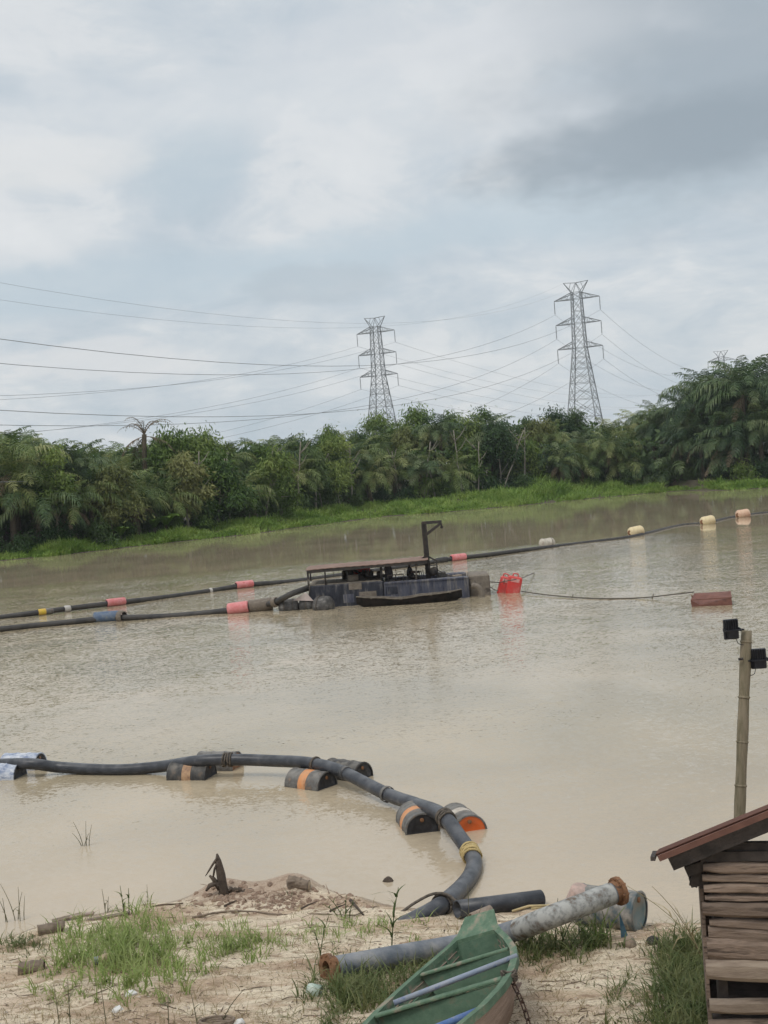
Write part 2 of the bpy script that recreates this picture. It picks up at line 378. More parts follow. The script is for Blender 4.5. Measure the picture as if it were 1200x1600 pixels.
# ------------------------------------------------------------------ far bank: land and grass
def farz(x, y):
    d = y - bankY(x)
    return -1.0 + 1.05 * sstep(-6, 0, d) + 1.5 * sstep(0, 14, d) + min(6, max(0, d - 40) * .01) + N2(x, y, .15) * .35 * sstep(-1, 3, d)
m_earth = mat('dark_earth', (.055, .05, .03), (.09, .075, .05), (.07, .085, .03), scale=.4, rough=.95)
xs = np.concatenate([np.linspace(-600, -160, 14), np.arange(-150, 170, 3.0), np.linspace(175, 600, 14)])
ds = np.concatenate([np.arange(-9, 24, 1.5), np.linspace(24, 120, 12), np.array([200, 350, 560])])
fv = [(x, bankY(x) + d, farz(x, bankY(x) + d)) for d in ds for x in xs]; n_ = len(xs)
fm = MB(); fm.add(fv, [(j * n_ + i, j * n_ + i + 1, (j + 1) * n_ + i + 1, (j + 1) * n_ + i) for j in range(len(ds) - 1) for i in range(n_ - 1)], True)
fm.build('far_bank', m_earth, kind='structure')
m_bankgrass = leafmat('bank_grass', (.08, .15, .03), (.18, .30, .055), (.32, .42, .11), nscale=.22, trans=.3)
def px_of(p):
    q = CM.transposed() @ (Vector(p) - CAM); return 600 + F * q.x / -q.z, 800 - F * q.y / -q.z
gb = MB()
def grassw(px):                                       # depth of the grass strip along the bank, metres
    return lerp([-300, 0, 150, 300, 450, 600, 800, 950, 1020, 1050, 1100, 1130, 1300], [5, 5, 6, 8, 12, 15, 18, 15, 10, 7, 7, 8, 8], px)
random.seed(5)
tries = 0
while len(gb.f) < 190000 and tries < 120000:
    tries += 1
    x = U(-75, 125); y0 = bankY(x); px = px_of((x, y0, 0))[0]
    if px < -160 or px > 1360: continue
    gw = grassw(px); d = gw * rnd() ** 1.15 - .3 + N2(x, 0, .35) * 1.1 + N2(x, 3, 1.2) * .5
    nz = N2(x, d, .22, 4)
    if rnd() > .62 + nz * .9: continue
    y = y0 + d; z = max(farz(x, y) - .05, -.05)
    h = U(.4, 1.0) * (1 + 2.0 * max(0, nz + .08)) * (.5 + .5 * sstep(-.3, 2.0, d)) * (.3 if 1040 < px < 1108 else 1) * (1 + .8 * math.exp(-((px - 860) / 70) ** 2) * (1 if d > 4 else .3))
    a = U(0, 6.283); gb.blade((x, y, z), (math.cos(a), math.sin(a)), h, U(.09, .2), U(.2, 1.0), 2)
gb.build('bank_grass', m_bankgrass, label='bright green grass strip along the far bank at the water', cat='grass', kind='stuff')

# ------------------------------------------------------------------ trees of the far bank
m_frond = [leafmat('palm_leaf_dark', (0.032, 0.064, 0.030), (0.083, 0.138, 0.055), (0.190, 0.236, 0.109), .12, .2, .45),
           leafmat('palm_leaf_mid', (0.065, 0.111, 0.034), (0.169, 0.227, 0.072), (0.325, 0.345, 0.143), .12, .22, .45),
           leafmat('palm_leaf_dead', (.10, .075, .045), (.16, .12, .075), (.22, .175, .12), .3, .1, .8)]
m_leaf = [leafmat('tree_leaf_dark', (0.023, 0.057, 0.020), (0.049, 0.094, 0.029), (0.093, 0.142, 0.042), .15, .2),
          leafmat('tree_leaf_mid', (0.048, 0.098, 0.024), (0.125, 0.197, 0.045), (0.235, 0.294, 0.080), .15, .25),
          leafmat('tree_leaf_olive', (0.080, 0.102, 0.032), (0.171, 0.194, 0.064), (0.277, 0.283, 0.112), .15, .25)]
m_bark = mat('pale_bark', (.19, .17, .135), (.28, .255, .21), (.12, .105, .08), scale=1.2, rough=.9, stretch=(1, 1, .3))
m_ptrunk = mat('palm_trunk', (.06, .05, .035), (.10, .08, .055), scale=2, rough=.95)
def frond_mesh(name, L, a0, bend, leaf, m, seed, nst=28, droop=.5, wd=.105):
    random.seed(seed); mb = MB(); pts = []; p = Vector(); n = 14; tw = U(-.25, .25)
    for i in range(n + 1):
        a = R(a0) - R(bend) * (i / n) ** 1.25
        pts.append(p.copy()); p += Vector((math.cos(a), tw * i / n, math.sin(a))) * (L / n)
    mb.tube(pts, [.06 * (1 - .85 * i / n) for i in range(n + 1)], 3, False)
    for k in range(nst):
        t = .14 + .86 * (k + U(-.3, .3)) / nst; t = min(.99, max(.1, t)); q = t * n; i = min(n - 1, int(q)); b = pts[i].lerp(pts[i + 1], q - i)
        fw = (pts[i + 1] - pts[i]).normalized(); up = Vector((0, 1, 0)).cross(fw) * -1
        ll = leaf * (.45 + .75 * math.sin(min(1, t * 1.05 + .05) * math.pi) ** .7) * U(.8, 1.1) * (1 if t < .9 else .7)
        for sgn in (-1, 1):
            d = (Vector((0, sgn, 0)) * U(.75, 1) + fw * U(.35, .75) + up * U(-.05, .35)).normalized()
            mid_ = b + d * ll * .5 + Vector((0, 0, -ll * droop * .12)); tip = b + d * ll * .85 + Vector((0, 0, -ll * droop * U(.45, .85)))
            s_ = fw * (wd / 2)
            mb.add([b - s_ * .6, b + s_ * .6, mid_ + s_, mid_ - s_, tip], [(0, 1, 2, 3), (3, 2, 4)])
    return mb.mesh(name, m)
FR = {}
for mi in (0, 1):
    FR[mi, 'up'] = [frond_mesh('frond', 5.4, 82, 95, 1.1, m_frond[mi], 10 + i, droop=.8) for i in range(2)]
    FR[mi, 'mid'] = [frond_mesh('frond', 5.6, 58, 135, 1.25, m_frond[mi], 20 + i, droop=1.0) for i in range(3)]
    FR[mi, 'low'] = [frond_mesh('frond', 5.0, 25, 112, 1.2, m_frond[mi], 30 + i, droop=1.2) for i in range(2)]
FR['dead'] = [frond_mesh('frond', 4.2, -5, 70, .75, m_frond[2], 40 + i, 16, 1.0, .12) for i in range(2)]
FR['bare'] = [frond_mesh('frond', 4.0, 62, 120, .35, m_frond[2], 50 + i, 12, 1.0, .08) for i in range(2)]
trunk_cache = {}
def palm(pos, top, label, group, mi, size=1.0, nf=24, dead=2, name='oil_palm', bare=False):
    """pos on the ground, top = height of the crown's top"""
    o = root(name, pos, label, 'palm', group, U(0, 6.28))
    h = max(1.5, top - (4.2 if not bare else 3.0) * size); lean = Vector((U(-.6, .6), U(-.6, .6), 0)); mb = MB()
    pts = [lean * (i / 6) ** 2 + Vector((0, 0, h * i / 6 - .3)) for i in range(7)]
    mb.tube(pts, [.34 * (1.2 - .35 * i / 6) for i in range(7)], 7, rough=.1); mb.build('trunk', m_ptrunk, o, local=True)
    c = pts[-1]
    for i in range(nf):
        k = i / nf; cl = 'up' if k < .25 else ('mid' if k < .68 else 'low'); s = size * U(.85, 1.12)
        me = random.choice(FR['bare'] if bare else FR[mi, cl])
        inst('frond', me, o, c + Vector((0, 0, U(-.25, .1))), (U(-.12, .12), U(-.15, .15), i * 2.39996 + U(-.3, .3)), s)
    for i in range(dead):
        inst('frond', random.choice(FR['dead']), o, c + Vector((0, 0, -.3)), (0, U(-.1, .5), U(0, 6.28)), size * U(.7, 1.0))
    return o
def crown_mesh(name, m, seed, W_, H_, nblob, nleaf, ls):
    random.seed(seed); mb = MB(); bl = []
    for i in range(nblob):
        a = U(0, 6.28); r = W_ * .5 * rnd() ** .6; z = U(.1, .88); r *= (1.2 - .85 * z)
        bl.append((Vector((r * math.cos(a), r * math.sin(a), z * H_)), U(.19, .32) * W_ * .8))
    for i in range(nleaf):
        c, r = random.choice(bl); d = Vector((random.gauss(0, 1), random.gauss(0, 1), random.gauss(0, .8) + .25)).normalized()
        p = c + Vector((random.gauss(0, .52), random.gauss(0, .52), random.gauss(0, .5))) * r * 1.05; d = (p - c).normalized() if (p - c).length > 1e-4 else d
        n = (d * .6 + Vector((U(-1, 1), U(-1, 1), U(-.4, 1)))).normalized(); s = ls * U(.6, 1.3)
        x = (Vector((d.x, d.y, 0)) * .7 + Vector((U(-.6, .6), U(-.6, .6), U(-1.3, .15)))).normalized(); y = x.cross(n).normalized(); s *= 1.25
        mb.add([p - x * s, p + y * s * .27, p + x * s, p - y * s * .27], [(0, 1, 2, 3)])
    return mb.mesh(name, m), bl
CR = {}
for mi in range(3):
    CR[mi] = [crown_mesh('crown', m_leaf[mi], 60 + mi * 5 + i, [6.5, 5.2, 7.5][i], [7.5, 8.5, 6.0][i], [17, 15, 20][i], 4200, .26) for i in range(3)]
BUSH = {mi: [crown_mesh('foliage', m_leaf[mi], 90 + mi * 5 + i, [5, 6.5][i], [3.2, 3.8][i], 12, 1700, .23) for i in range(2)] for mi in (0, 1)}
def tree(pos, top, label, group, mi, v, name='swamp_tree', open_=False):
    o = root(name, pos, label, 'tree', group, U(0, 6.28)); me, bl = CR[mi][v]
    s = U(.85, 1.1); H_ = [7.5, 8.5, 6.0][v] * s; h = max(1.5, top - H_); mb = MB(); lean = Vector((U(-1.4, 1.4), U(-1.4, 1.4), 0))
    pts = [lean * (i / 7) ** 1.5 + Vector((U(-.12, .12), U(-.12, .12), (h + H_ * .55) * i / 7 - .2)) for i in range(8)]
    mb.tube(pts, [.17 * (1.15 - .75 * i / 7) for i in range(8)], 6)
    for c, r in random.sample(bl, 6):
        e = Vector((c.x * s, c.y * s, c.z * s + h)) + lean; i = random.randint(3, 6); b = pts[i]
        mb.tube([b, b.lerp(e, .45) + Vector((0, 0, -.25)), e], [.085, .06, .02], 4, False)
    mb.build('trunk', m_bark, o, local=True)
    inst('crown', me, o, lean + Vector((0, 0, h)), (0, 0, 0), s)
    return o
def bush(pos, label, group, mi, v, s):
    o = root('bush', pos, label, 'bush', group, U(0, 6.28)); me, bl = BUSH[mi][v]; mb = MB()
    for c, r in random.sample(bl, 6): mb.tube([(0, 0, -.2), (c.x * .4 * s, c.y * .4 * s, c.z * .6 * s), c * s], [.07, .05, .02], 4, False)
    mb.build('stem', m_bark, o, local=True); inst('foliage', me, o, (0, 0, -.2), (0, 0, 0), s); return o
TOPX = [-300, 0, 60, 110, 180, 300, 380, 450, 520, 600, 640, 700, 760, 800, 850, 900, 960, 1010, 1050, 1090, 1120, 1160, 1200, 1500]
TOPY = [660, 655, 665, 682, 684, 672, 678, 668, 668, 655, 642, 642, 642, 638, 642, 642, 642, 628, 607, 574, 564, 552, 548, 530]
SECT = [(-400, 60, 'at the left end of the far bank'), (60, 330, 'left of the bare palm and the first cables'), (330, 540, 'left of the left pylon'), (540, 660, 'in front of the left pylon'), (660, 860, 'between the two pylons'), (860, 960, 'in front of the right pylon'), (960, 1050, 'just right of the right pylon'), (1050, 1600, 'in the tall grove at the right edge')]
SECT[1] = (60, 330, 'around the bare dead palm')
def sect(px): return next((s for a, b_, s in SECT if a <= px < b_), SECT[-1][2])
random.seed(21)
plan = []
# (px, metres behind the waterline, kind, extra height in pixels)
for row, (off, step) in enumerate([(0, 40), (7, 36), (15, 42)]):
    px = -70 + row * 13
    while px < 1275:
        q = px + U(-9, 9)
        kindp = .85 if q < 130 else (.7 if q < 480 else (.62 if q < 840 else (.85 if q < 1000 else .97)))
        plan.append((q, off + U(-1.5, 1.5), 'palm' if rnd() < kindp else 'tree', row)); px += step * (.8 if q > 1040 else 1) * U(.85, 1.15)
plan.sort()
things = []
for q, off, kind, row in plan:
    gy_ = lerp([a for a, _ in bank_px], [b_ for _, b_ in bank_px], q); base = W(q, gy_); 
    d = grassw(q) + off + 1.5; y = base.y + d; x = P(q, 700, y).x; z = farz(x, y)
    ty = lerp(TOPX, TOPY, q) + {0: U(22, 62), 1: U(2, 26), 2: U(-4, 8)}[row] * (1 if q < 1000 else 1.5)
    if kind == 'tree': ty -= 3
    top = P(q, ty, y).z - z
    things.append([q, Vector((x, y, z)), top, kind, row])
count = {}
for q, p, top, kind, row in things: count[(kind, sect(q))] = count.get((kind, sect(q)), 0) + 1
seen = {}
for q, p, top, kind, row in things:
    k = (kind, sect(q)); i = seen.get(k, 0); seen[k] = i + 1
    w_ = 'palm' if kind == 'palm' else 'leafy tree'
    rear = 'from the left in the near tree line,' if row == 0 else ('from the left in the tree line,')
    lab = f'{ORD[i]} {w_} from the left {sect(q)}'
    if kind == 'palm':
        mi = 0 if q > 1000 else (1 if rnd() < .7 else 0)
        palm(p, top, lab, 'palms ' + sect(q), mi, U(1.25, 1.5) if q > 1030 else U(.95, 1.25), 22 if q < 1000 else 24, (1 if rnd() < .6 else 3) if q < 1000 else 3)
    else:
        mi = random.choice([1, 1, 2, 0] if 250 < q < 860 else [0, 1, 2])
        tree(p, top, lab, 'leafy trees ' + sect(q), mi, random.randint(0, 2))
# single ones the photograph lets one tell apart
def stand(px, ty, extra):
    gy_ = lerp([a for a, _ in bank_px], [b_ for _, b_ in bank_px], px); y = W(px, gy_).y + grassw(px) + extra; x = P(px, 700, y).x; z = farz(x, y)
    return Vector((x, y, z)), P(px, ty, y).z - z
p, tp = stand(222, 632, 9); palm(p, tp, 'bare dead brown palm with curled ragged fronds poking above the tree line', None, 1, 1.15, 8, 5, 'dead_palm', True)
p, tp = stand(18, 646, 3); palm(p, tp, 'big arching palm standing highest at the left edge of the far bank', None, 1, 1.45, 20, 1, 'oil_palm')
p, tp = stand(120, 678, 5); palm(p, tp, 'rounded palm crown on the skyline left of the bare dead palm', None, 0, 1.0, 22, 1, 'oil_palm')
p, tp = stand(690, 634, 6); palm(p, tp, 'palm crown on the skyline just right of the left pylon', None, 0, 1.0, 22, 1, 'oil_palm')
p, tp = stand(765, 634, 5); palm(p, tp, 'dark palm crown on the skyline midway between the two pylons', None, 0, 1.0, 22, 1, 'oil_palm')
p, tp = stand(1165, 545, 3); palm(p, tp, 'tallest drooping palm of the grove, beside the far pylon top', None, 0, 1.6, 26, 3, 'oil_palm')
p, tp = stand(1095, 568, 3); palm(p, tp, 'drooping palm at the left shoulder of the tall right grove', None, 0, 1.4, 24, 3, 'oil_palm')
p, tp = stand(105, 735, .5); palm(p, tp, 'low palm with a hanging pale dead frond near the left end of the bank', None, 1, .9, 16, 9, 'oil_palm')
p, tp = stand(205, 738, .5); palm(p, tp, 'low palm with brown drooping fronds below the bare dead palm', None, 1, .85, 14, 9, 'oil_palm')
p, tp = stand(945, 660, -.5); palm(p, tp, 'broad palm with a brown skirt of dead fronds below the right pylon', None, 1, 1.0, 24, 9, 'oil_palm')
p, tp = stand(872, 690, -.5); palm(p, tp, 'low palm with reddish brown dead fronds left of the right pylon', None, 1, .8, 14, 10, 'oil_palm')
p, tp = stand(1062, 650, 1.0); palm(p, tp, 'palm with tan dead fronds at the left foot of the tall right grove', None, 0, 1.0, 20, 9, 'oil_palm')
# pale slanting bare trunks
for i, (x0, y0, x1, y1, lab) in enumerate([(783, 752, 818, 672, 'pale thin trunk leaning right between the two pylons'), (818, 742, 819, 668, 'pale thin upright trunk left of the right pylon, beside a leaning one'),
        (719, 728, 709, 672, 'pale forked trunk leaning left between the two pylons'), (502, 780, 497, 722, 'pale broken trunk at the grass edge left of the left pylon'), (430, 770, 425, 700, 'pale thin trunk showing between olive leaves left of the left pylon'), (625, 765, 612, 705, 'pale crooked trunk below the left pylon'), (462, 775, 470, 690, 'pale trunk leaning slightly right at the olive trees left of the left pylon'), (548, 770, 546, 690, 'straight pale trunk just left of the left pylon'), (660, 755, 672, 690, 'pale trunk leaning right of the left pylon'), (680, 760, 668, 715, 'short pale snag right of the left pylon'), (745, 745, 748, 690, 'pale trunk left of the leaning pair between the pylons'), (357, 790, 352, 715, 'pale trunk over the dark bushes left of the olive trees'), (530, 778, 526, 735, 'short pale stub at the grass edge left of the left pylon'), (300, 795, 312, 705, 'thin pale trunk right of the bare dead palm')]):
    y = W(x0, lerp([a for a, _ in bank_px], [b_ for _, b_ in bank_px], x0)).y + grassw(x0) - .5; a = P(x0, y0, y); b_ = P(x1, y1, y + 1.0); a.z = farz(a.x, a.y) - .2
    o = root('bare_trunk', a, lab, 'tree trunk', 'pale trunks in front of the thicket'); mb = MB()
    pts = [a.lerp(b_, k / 6) + Vector((U(-.15, .15), 0, 0)) for k in range(7)]
    mb.tube(pts, [.125 - .009 * k for k in range(7)], 6); mb.build('trunk', m_bark, o)
    for k in (3, 4, 5, 5): mb2 = MB(); e = pts[k] + Vector((U(-2.2, 2.2), U(-.5, .5), U(1.2, 2.6))); mb2.tube([pts[k], pts[k].lerp(e, .5) + Vector((0, 0, -.2)), e], [.08, .06, .025], 5); mb2.build('branch', m_bark, o)
# bushes at the foot of the trees
random.seed(33); i = 0; px = -60; bl_ = []
while px < 1270:
    bl_.append(px)
    px += U(28, 48)
bn_ = {}
for q in bl_:
    p, _ = stand(q, 700, U(-1.5, .8)); s_ = sect(q); k = bn_.get(s_, 0); bn_[s_] = k + 1
    mi = 0 if rnd() < .85 else 1
    bush(p, f'{ORD[k]} bush from the left {s_}', 'bushes at the foot of the far trees', mi, random.randint(0, 1), U(.55, .95) * (1.15 if 240 < q < 420 else 1))
# banana-like plants with broad pale leaves
def broad_plant(pos, label, sz, seed, n=6):
    random.seed(seed); o = root('broad_leaf_plant', pos, label, 'plant', 'broad-leaved plants on the far bank'); mb0 = MB(); mb0.tube([(0, 0, -.1), (0, 0, .5 * sz)], [.1, .07], 6); mb0.build('stem', m_ptrunk, o, local=True)
    for k in range(n):
        a = k * 2.4 + U(-.3, .3); dr = Vector((math.cos(a), math.sin(a), 0)); sd = Vector((-dr.y, dr.x, 0)); L = sz * U(.8, 1.2); mb = MB(); rg = []
        for j in range(7):
            t_ = j / 6; c = dr * (L * .75 * t_) + Vector((0, 0, .4 * sz + L * (1.1 * t_ - .75 * t_ * t_))); wd = .2 * sz * math.sin(math.pi * min(1, .1 + .88 * t_)) + .02; rg.append([c - sd * wd + Vector((0, 0, .12 * wd)), c, c + sd * wd + Vector((0, 0, .12 * wd))])
        mb.loft(rg, closed=False); mb.build('leaf', m_bright, o, local=True)
m_bright = leafmat('bright_leaf', (.09, .17, .03), (.14, .24, .045), (.2, .3, .08), .5, .35)
for i, (px, ty, ex, sz, lab) in enumerate([(250, 0, -2.0, 3.2, 'bright green broad-leaved plant at the grass edge below the bare palm'), (178, 0, -2.2, 2.2, 'small grey green broad-leaved plant left of the bright one'), (232, 0, -1.2, 2.6, 'broad-leaved plant just left of the brightest one')]):
    p, _ = stand(px, 700, ex); broad_plant(p, lab, sz, 70 + i)
# the wood behind: one mass nobody could count
random.seed(44); mb = MB()
for k in range(36000):
    px = U(-170, 1370); off = U(6 if px > 1030 else 2, 34); gy_ = lerp([a for a, _ in bank_px], [b_ for _, b_ in bank_px], px); y = W(px, gy_).y + grassw(px) + off; x = P(px, 700, y).x
    ty = lerp(TOPX, TOPY, px) + 26 + 16 * N2(x, y, .25) + (34 if px > 1030 else 0); zt = P(px, ty, y).z; z = farz(x, y)
    p = Vector((x, y, z + (zt - z) * rnd() ** .8 * (1 if off > 12 else .72))); s = U(.35, .75); n = Vector((U(-1, 1), U(-1.2, .2), U(-.2, 1))).normalized(); a = n.orthogonal().normalized(); a = Matrix.Rotation(U(0, 6.28), 3, n) @ a; c = n.cross(a)
    mb.add([p - a * s, p + c * s * .5, p + a * s, p - c * s * .5], [(0, 1, 2, 3)])
mb.build('thicket', m_leaf[0], label='dark green thicket filling in behind the far trees', cat='thicket', kind='stuff')

# ------------------------------------------------------------------ pylons and cables
m_steel = mat('galvanised_steel', (.24, .255, .265), (.32, .335, .345), scale=.6, rough=.6, metal=.2)
m_ins = mat('insulator', (.16, .17, .18), (.22, .23, .24), scale=2, rough=.4)
m_cable = mat('cable', (.19, .20, .21), (.24, .25, .26), scale=1, rough=.6)
LD = Vector((.39, .92, 0)).normalized(); AD = Vector((LD.y, -LD.x, 0))        # line direction and cross-arm direction
ARMZ = (41.0, 48.6, 56.2); ARML = 7.2; INS = 4.2
def hw(z): return 6.6 + (1.9 - 6.6) * z / 41.0 if z < 41 else 1.9 - .5 * (z - 41) / 17
def pylon(name, base, label):
    o = root(name, base, label, 'pylon', 'lattice pylons'); o.rotation_euler.z = math.atan2(AD.y, AD.x)
    zs = [0, 7, 13.5, 19.5, 25, 30, 34.5, 38, 41, 44.8, 48.6, 52.4, 56.2, 58.2]; tk = .12
    for sx in (-1, 1):
        for sy in (-1, 1):
            mb = MB()
            for a, b_ in zip(zs, zs[1:]): mb.bar((sx * hw(a), sy * hw(a), a), (sx * hw(b_), sy * hw(b_), b_), .26, .26)
            mb.build('leg', m_steel, o, local=True)
    br = MB()
    for a, b_ in zip(zs, zs[1:]):
        c = [Vector((sx * hw(a), sy * hw(a), a)) for sx, sy in ((-1, -1), (1, -1), (1, 1), (-1, 1))]; d = [Vector((sx * hw(b_), sy * hw(b_), b_)) for sx, sy in ((-1, -1), (1, -1), (1, 1), (-1, 1))]
        for i in range(4):
            j = (i + 1) % 4; br.bar(c[i], d[j], tk); br.bar(c[j], d[i], tk); br.bar(d[i], d[j], tk)
            if a < 36:
                m1 = c[i].lerp(d[i], .5); m2 = c[j].lerp(d[j], .5); cc = (c[i] + c[j] + d[i] + d[j]) / 4; br.bar(m1, cc, tk * .7); br.bar(m2, cc, tk * .7)
                br.bar(m1, c[i].lerp(c[j], .5), tk * .6); br.bar(m2, c[i].lerp(c[j], .5), tk * .6)
    br.build('bracing', m_steel, o, local=True)
    for z in ARMZ:
        for s in (-1, 1):
            mb = MB(); q = hw(z); tip = Vector((s * ARML, 0, z)); hh = 1.9
            for sy in (-1, 1):
                a = Vector((s * q, sy * q, z)); u = Vector((s * q, sy * q, z + hh)); mb.bar(a, tip, .2); mb.bar(u, tip, .2)
                for k in (.3, .62): mb.bar(a.lerp(tip, k), u.lerp(tip, k), tk * .7); mb.bar(a.lerp(tip, k), u.lerp(tip, k - .3), tk * .7)
            for k in (.3, .62): mb.bar(Vector((s * q, -q, z)).lerp(tip, k), Vector((s * q, q, z)).lerp(tip, k), tk * .7)
            mb.build('cross_arm', m_steel, o, local=True)
            mb = MB(); mb.bar(tip, tip + Vector((0, 0, -INS)), .12)
            for k in range(9): mb.lathe([(.05, -.12), (.2, -.05), (.2, .03), (.05, .1)], Matrix.Translation(tip + Vector((0, 0, -.5 - k * .4))), 6)
            mb.build('insulator', m_ins, o, local=True)
    for s in (-1, 1):
        mb = MB(); tip = Vector((s * 3.9, 0, 61.5)); q = 1.4
        for sy in (-1, 1): mb.bar((s * q, sy * q, 58.2), tip, .18); mb.bar((s * .1, sy * .3, 61.2), tip, .15); mb.bar((0, sy * .3, 61.2), (s * q, sy * q, 58.2), .13)
        mb.bar((s * 2.3, 0, 59.3), (s * 1.6, 0, 61.3), .12)
        mb.build('earth_wire_horn', m_steel, o, local=True)
    return o
R0 = P(917, 700, 400); R0.z = 0; L0 = P(600, 700, 452); L0.z = 0
pylon('lattice_pylon', R0, 'tall grey lattice pylon right of centre above the trees, the largest')
pylon('lattice_pylon', L0, 'grey lattice pylon left of the largest, behind the dredger')
F0 = P(1136, 700, 700); F0.z = -1.5
pylon('lattice_pylon', F0, 'far small lattice pylon top poking above the palms at the right')
def cable(p0, d, T, a, b_, label, group, r=.038):
    pts = []
    for k in range(41):
        t_ = T * k / 40; pts.append(p0 + d * t_ + Vector((0, 0, -a * t_ + b_ * t_ * t_)))
    o = root('power_cable', p0, label, 'cable', group); mb = MB(); mb.tube(pts, r, 5); mb.build('conductor', m_cable, o); return o
lev = ('lowest', 'middle', 'top')
for s, sn in ((-1, 'left'), (1, 'right')):
    for i, z in enumerate(ARMZ):
        pr = R0 + AD * (s * ARML) + Vector((0, 0, z - INS)); pL = L0 + AD * (s * ARML) + Vector((0, 0, z - INS)); pf = F0 + AD * (s * ARML) + Vector((0, 0, z - INS))
        cable(pr, -LD, 500, .223, .00043, f'{lev[i]} cable from the {sn} arm of the larger pylon to the left', 'cables of the larger pylon')
        sp_ = (pf - pr); T = Vector((sp_.x, sp_.y)).length; dz = sp_.z
        cable(pr, Vector((sp_.x, sp_.y, 0)).normalized(), T, .12 - dz / T, .12 / T, f'{lev[i]} cable from the {sn} arm of the larger pylon to the right', 'cables of the larger pylon')
        cable(pL, -LD, 480, .185, .00032, f'{lev[i]} cable from the {sn} arm of the left pylon to the left', 'cables of the left pylon')
        cable(pL, LD, 700, .062, .00011, f'{lev[i]} cable from the {sn} arm of the left pylon to the right', 'cables of the left pylon')
for s, sn in ((-1, 'left'), (1, 'right')):
    cable(R0 + AD * (s * 3.9) + Vector((0, 0, 61.5)), -LD, 520, .232, .00043, f'faint thin earth wire from the {sn} horn of the larger pylon to the left', 'earth wires', .015)

# ------------------------------------------------------------------ humid air over the whole place
m_haze = bpy.data.materials.new('haze'); m_haze.use_nodes = True; hn = m_haze.node_tree; hn.nodes.clear()
pv = hn.nodes.new('ShaderNodeVolumePrincipled'); pv.inputs['Color'].default_value = (.86, .92, 1.0, 1); pv.inputs['Density'].default_value = .00015; pv.inputs['Anisotropy'].default_value = 0
ho = hn.nodes.new('ShaderNodeOutputMaterial'); hn.links.new(pv.outputs[0], ho.inputs['Volume'])
mb = MB(); mb.box((0, 480, 35), (1300, 1120, 84)); mb.build('haze', m_haze, label='thin humid haze in the air over the water and trees', cat='haze', kind='stuff')

# ------------------------------------------------------------------ floating pipeline with drum floats (near)
m_hdpe = mat('black_plastic_pipe', (.035, .036, .040), (.055, .056, .060), scale=3, rough=.38, bump=.15, bscale=20, top=((.23, .21, .19), .75))
m_hdpe2 = mat('blue_black_pipe', (.028, .031, .038), (.048, .052, .062), (.09, .092, .1), scale=4, rough=.36, bump=.2, bscale=25, top=((.16, .165, .175), .55))
m_black = mat('black_paint', (.030, .030, .032), (.065, .062, .058), (.12, .095, .075), scale=7, rough=.55, bump=.2, top=((.24, .22, .19), .6))
m_grey = mat('grey_weathered_paint', (.17, .165, .155), (.10, .095, .09), (.24, .17, .12), scale=6, rough=.6, bump=.25, top=((.30, .28, .25), .6))
m_orange = mat('faded_orange_paint', (.66, .27, .10), (.58, .30, .15), (.42, .19, .09), scale=6, rough=.55, bump=.15)
m_red_orange = mat('orange_lid_paint', (.72, .14, .03), (.62, .15, .05), (.20, .11, .07), scale=6, rough=.45, bump=.15, stops=(.42, .58, .70))
m_lid = mat('black_lid', (.018, .018, .022), (.04, .042, .05), (.16, .16, .16), scale=5, rough=.5, stops=(.42, .58, .74))
m_blue_white = mat('white_blue_drum_paint', (.60, .62, .66), (.44, .48, .56), (.12, .17, .30), scale=5, rough=.5, bump=.15, stops=(.40, .50, .68), stretch=(1, 1, 3))
m_rust = mat('rust', (.17, .085, .045), (.26, .135, .07), (.10, .06, .045), scale=14, rough=.9, bump=.5)
m_rope = mat('yellow_rope', (.60, .47, .22), (.45, .34, .15), (.66, .56, .32), scale=30, rough=.9, bump=.6)
m_drope = mat('dark_rope', (.07, .06, .05), (.13, .11, .09), scale=20, rough=.95)
def drum(front, back_dir, label, group, mb_mat, band=None, lid=m_lid, cz=.04, name='drum_float', L=.88, r=.29, lid2=None, cat='drum', tilt=0):
    d = Vector((back_dir[0], back_dir[1], tilt)).normalized(); c = Vector((front.x, front.y, front.z if cz is None else cz)); M = axisM(c, d)
    o = root(name, (c.x, c.y, 0 if cz is not None else c.z - r), label, cat, group)
    b_ = MB(); pr = [(r - .02, .0), (r + .008, .0), (r + .012, .012), (r + .008, .026), (r, .034)]
    for q in (L * .34, L * .66): pr += [(r, q - .03), (r + .012, q - .012), (r + .012, q + .012), (r, q + .03)]
    pr += [(r, L - .034), (r + .008, L - .026), (r + .012, L - .012), (r + .008, L), (r - .02, L)]
    b_.lathe(pr, M, 28); body = b_.build('body', mb_mat, o)
    if band: b2 = MB(); b2.lathe([(r + .001, L * .385), (r + .004, L * .39), (r + .004, L * .61), (r + .001, L * .615)], M, 28); b2.build('painted_band', band, body)
    for k, (h, m_) in enumerate(((.016, lid), (L - .016, lid2 or lid))):
        l_ = MB(); l_.lathe([(0.001, h), (r * .55, h), (r * .57, h + (.006 if k else -.006)), (r - .02, h)] if k else [(r - .02, h), (r * .57, h - .006), (r * .55, h), (.001, h)], M, 28); ll = l_.build('lid', m_, o)
        b3 = MB(); Mb = M @ Matrix.Translation((0, r * .62, h + (.008 if k else -.008))); b3.lathe([(.035, -.012), (.035, .012), (.02, .013), (.001, .013)] if k else [(.001, -.013), (.02, -.013), (.035, -.012), (.035, .012)], Mb, 12); b3.build('bung', m_rust, ll)
    return o
G1 = 'drum floats of the near pipeline'
drum(W(661, 1302), (-.15, .87), 'black and grey drum float with an orange band and black lid by the orange-lidded one', G1, m_grey, m_orange)
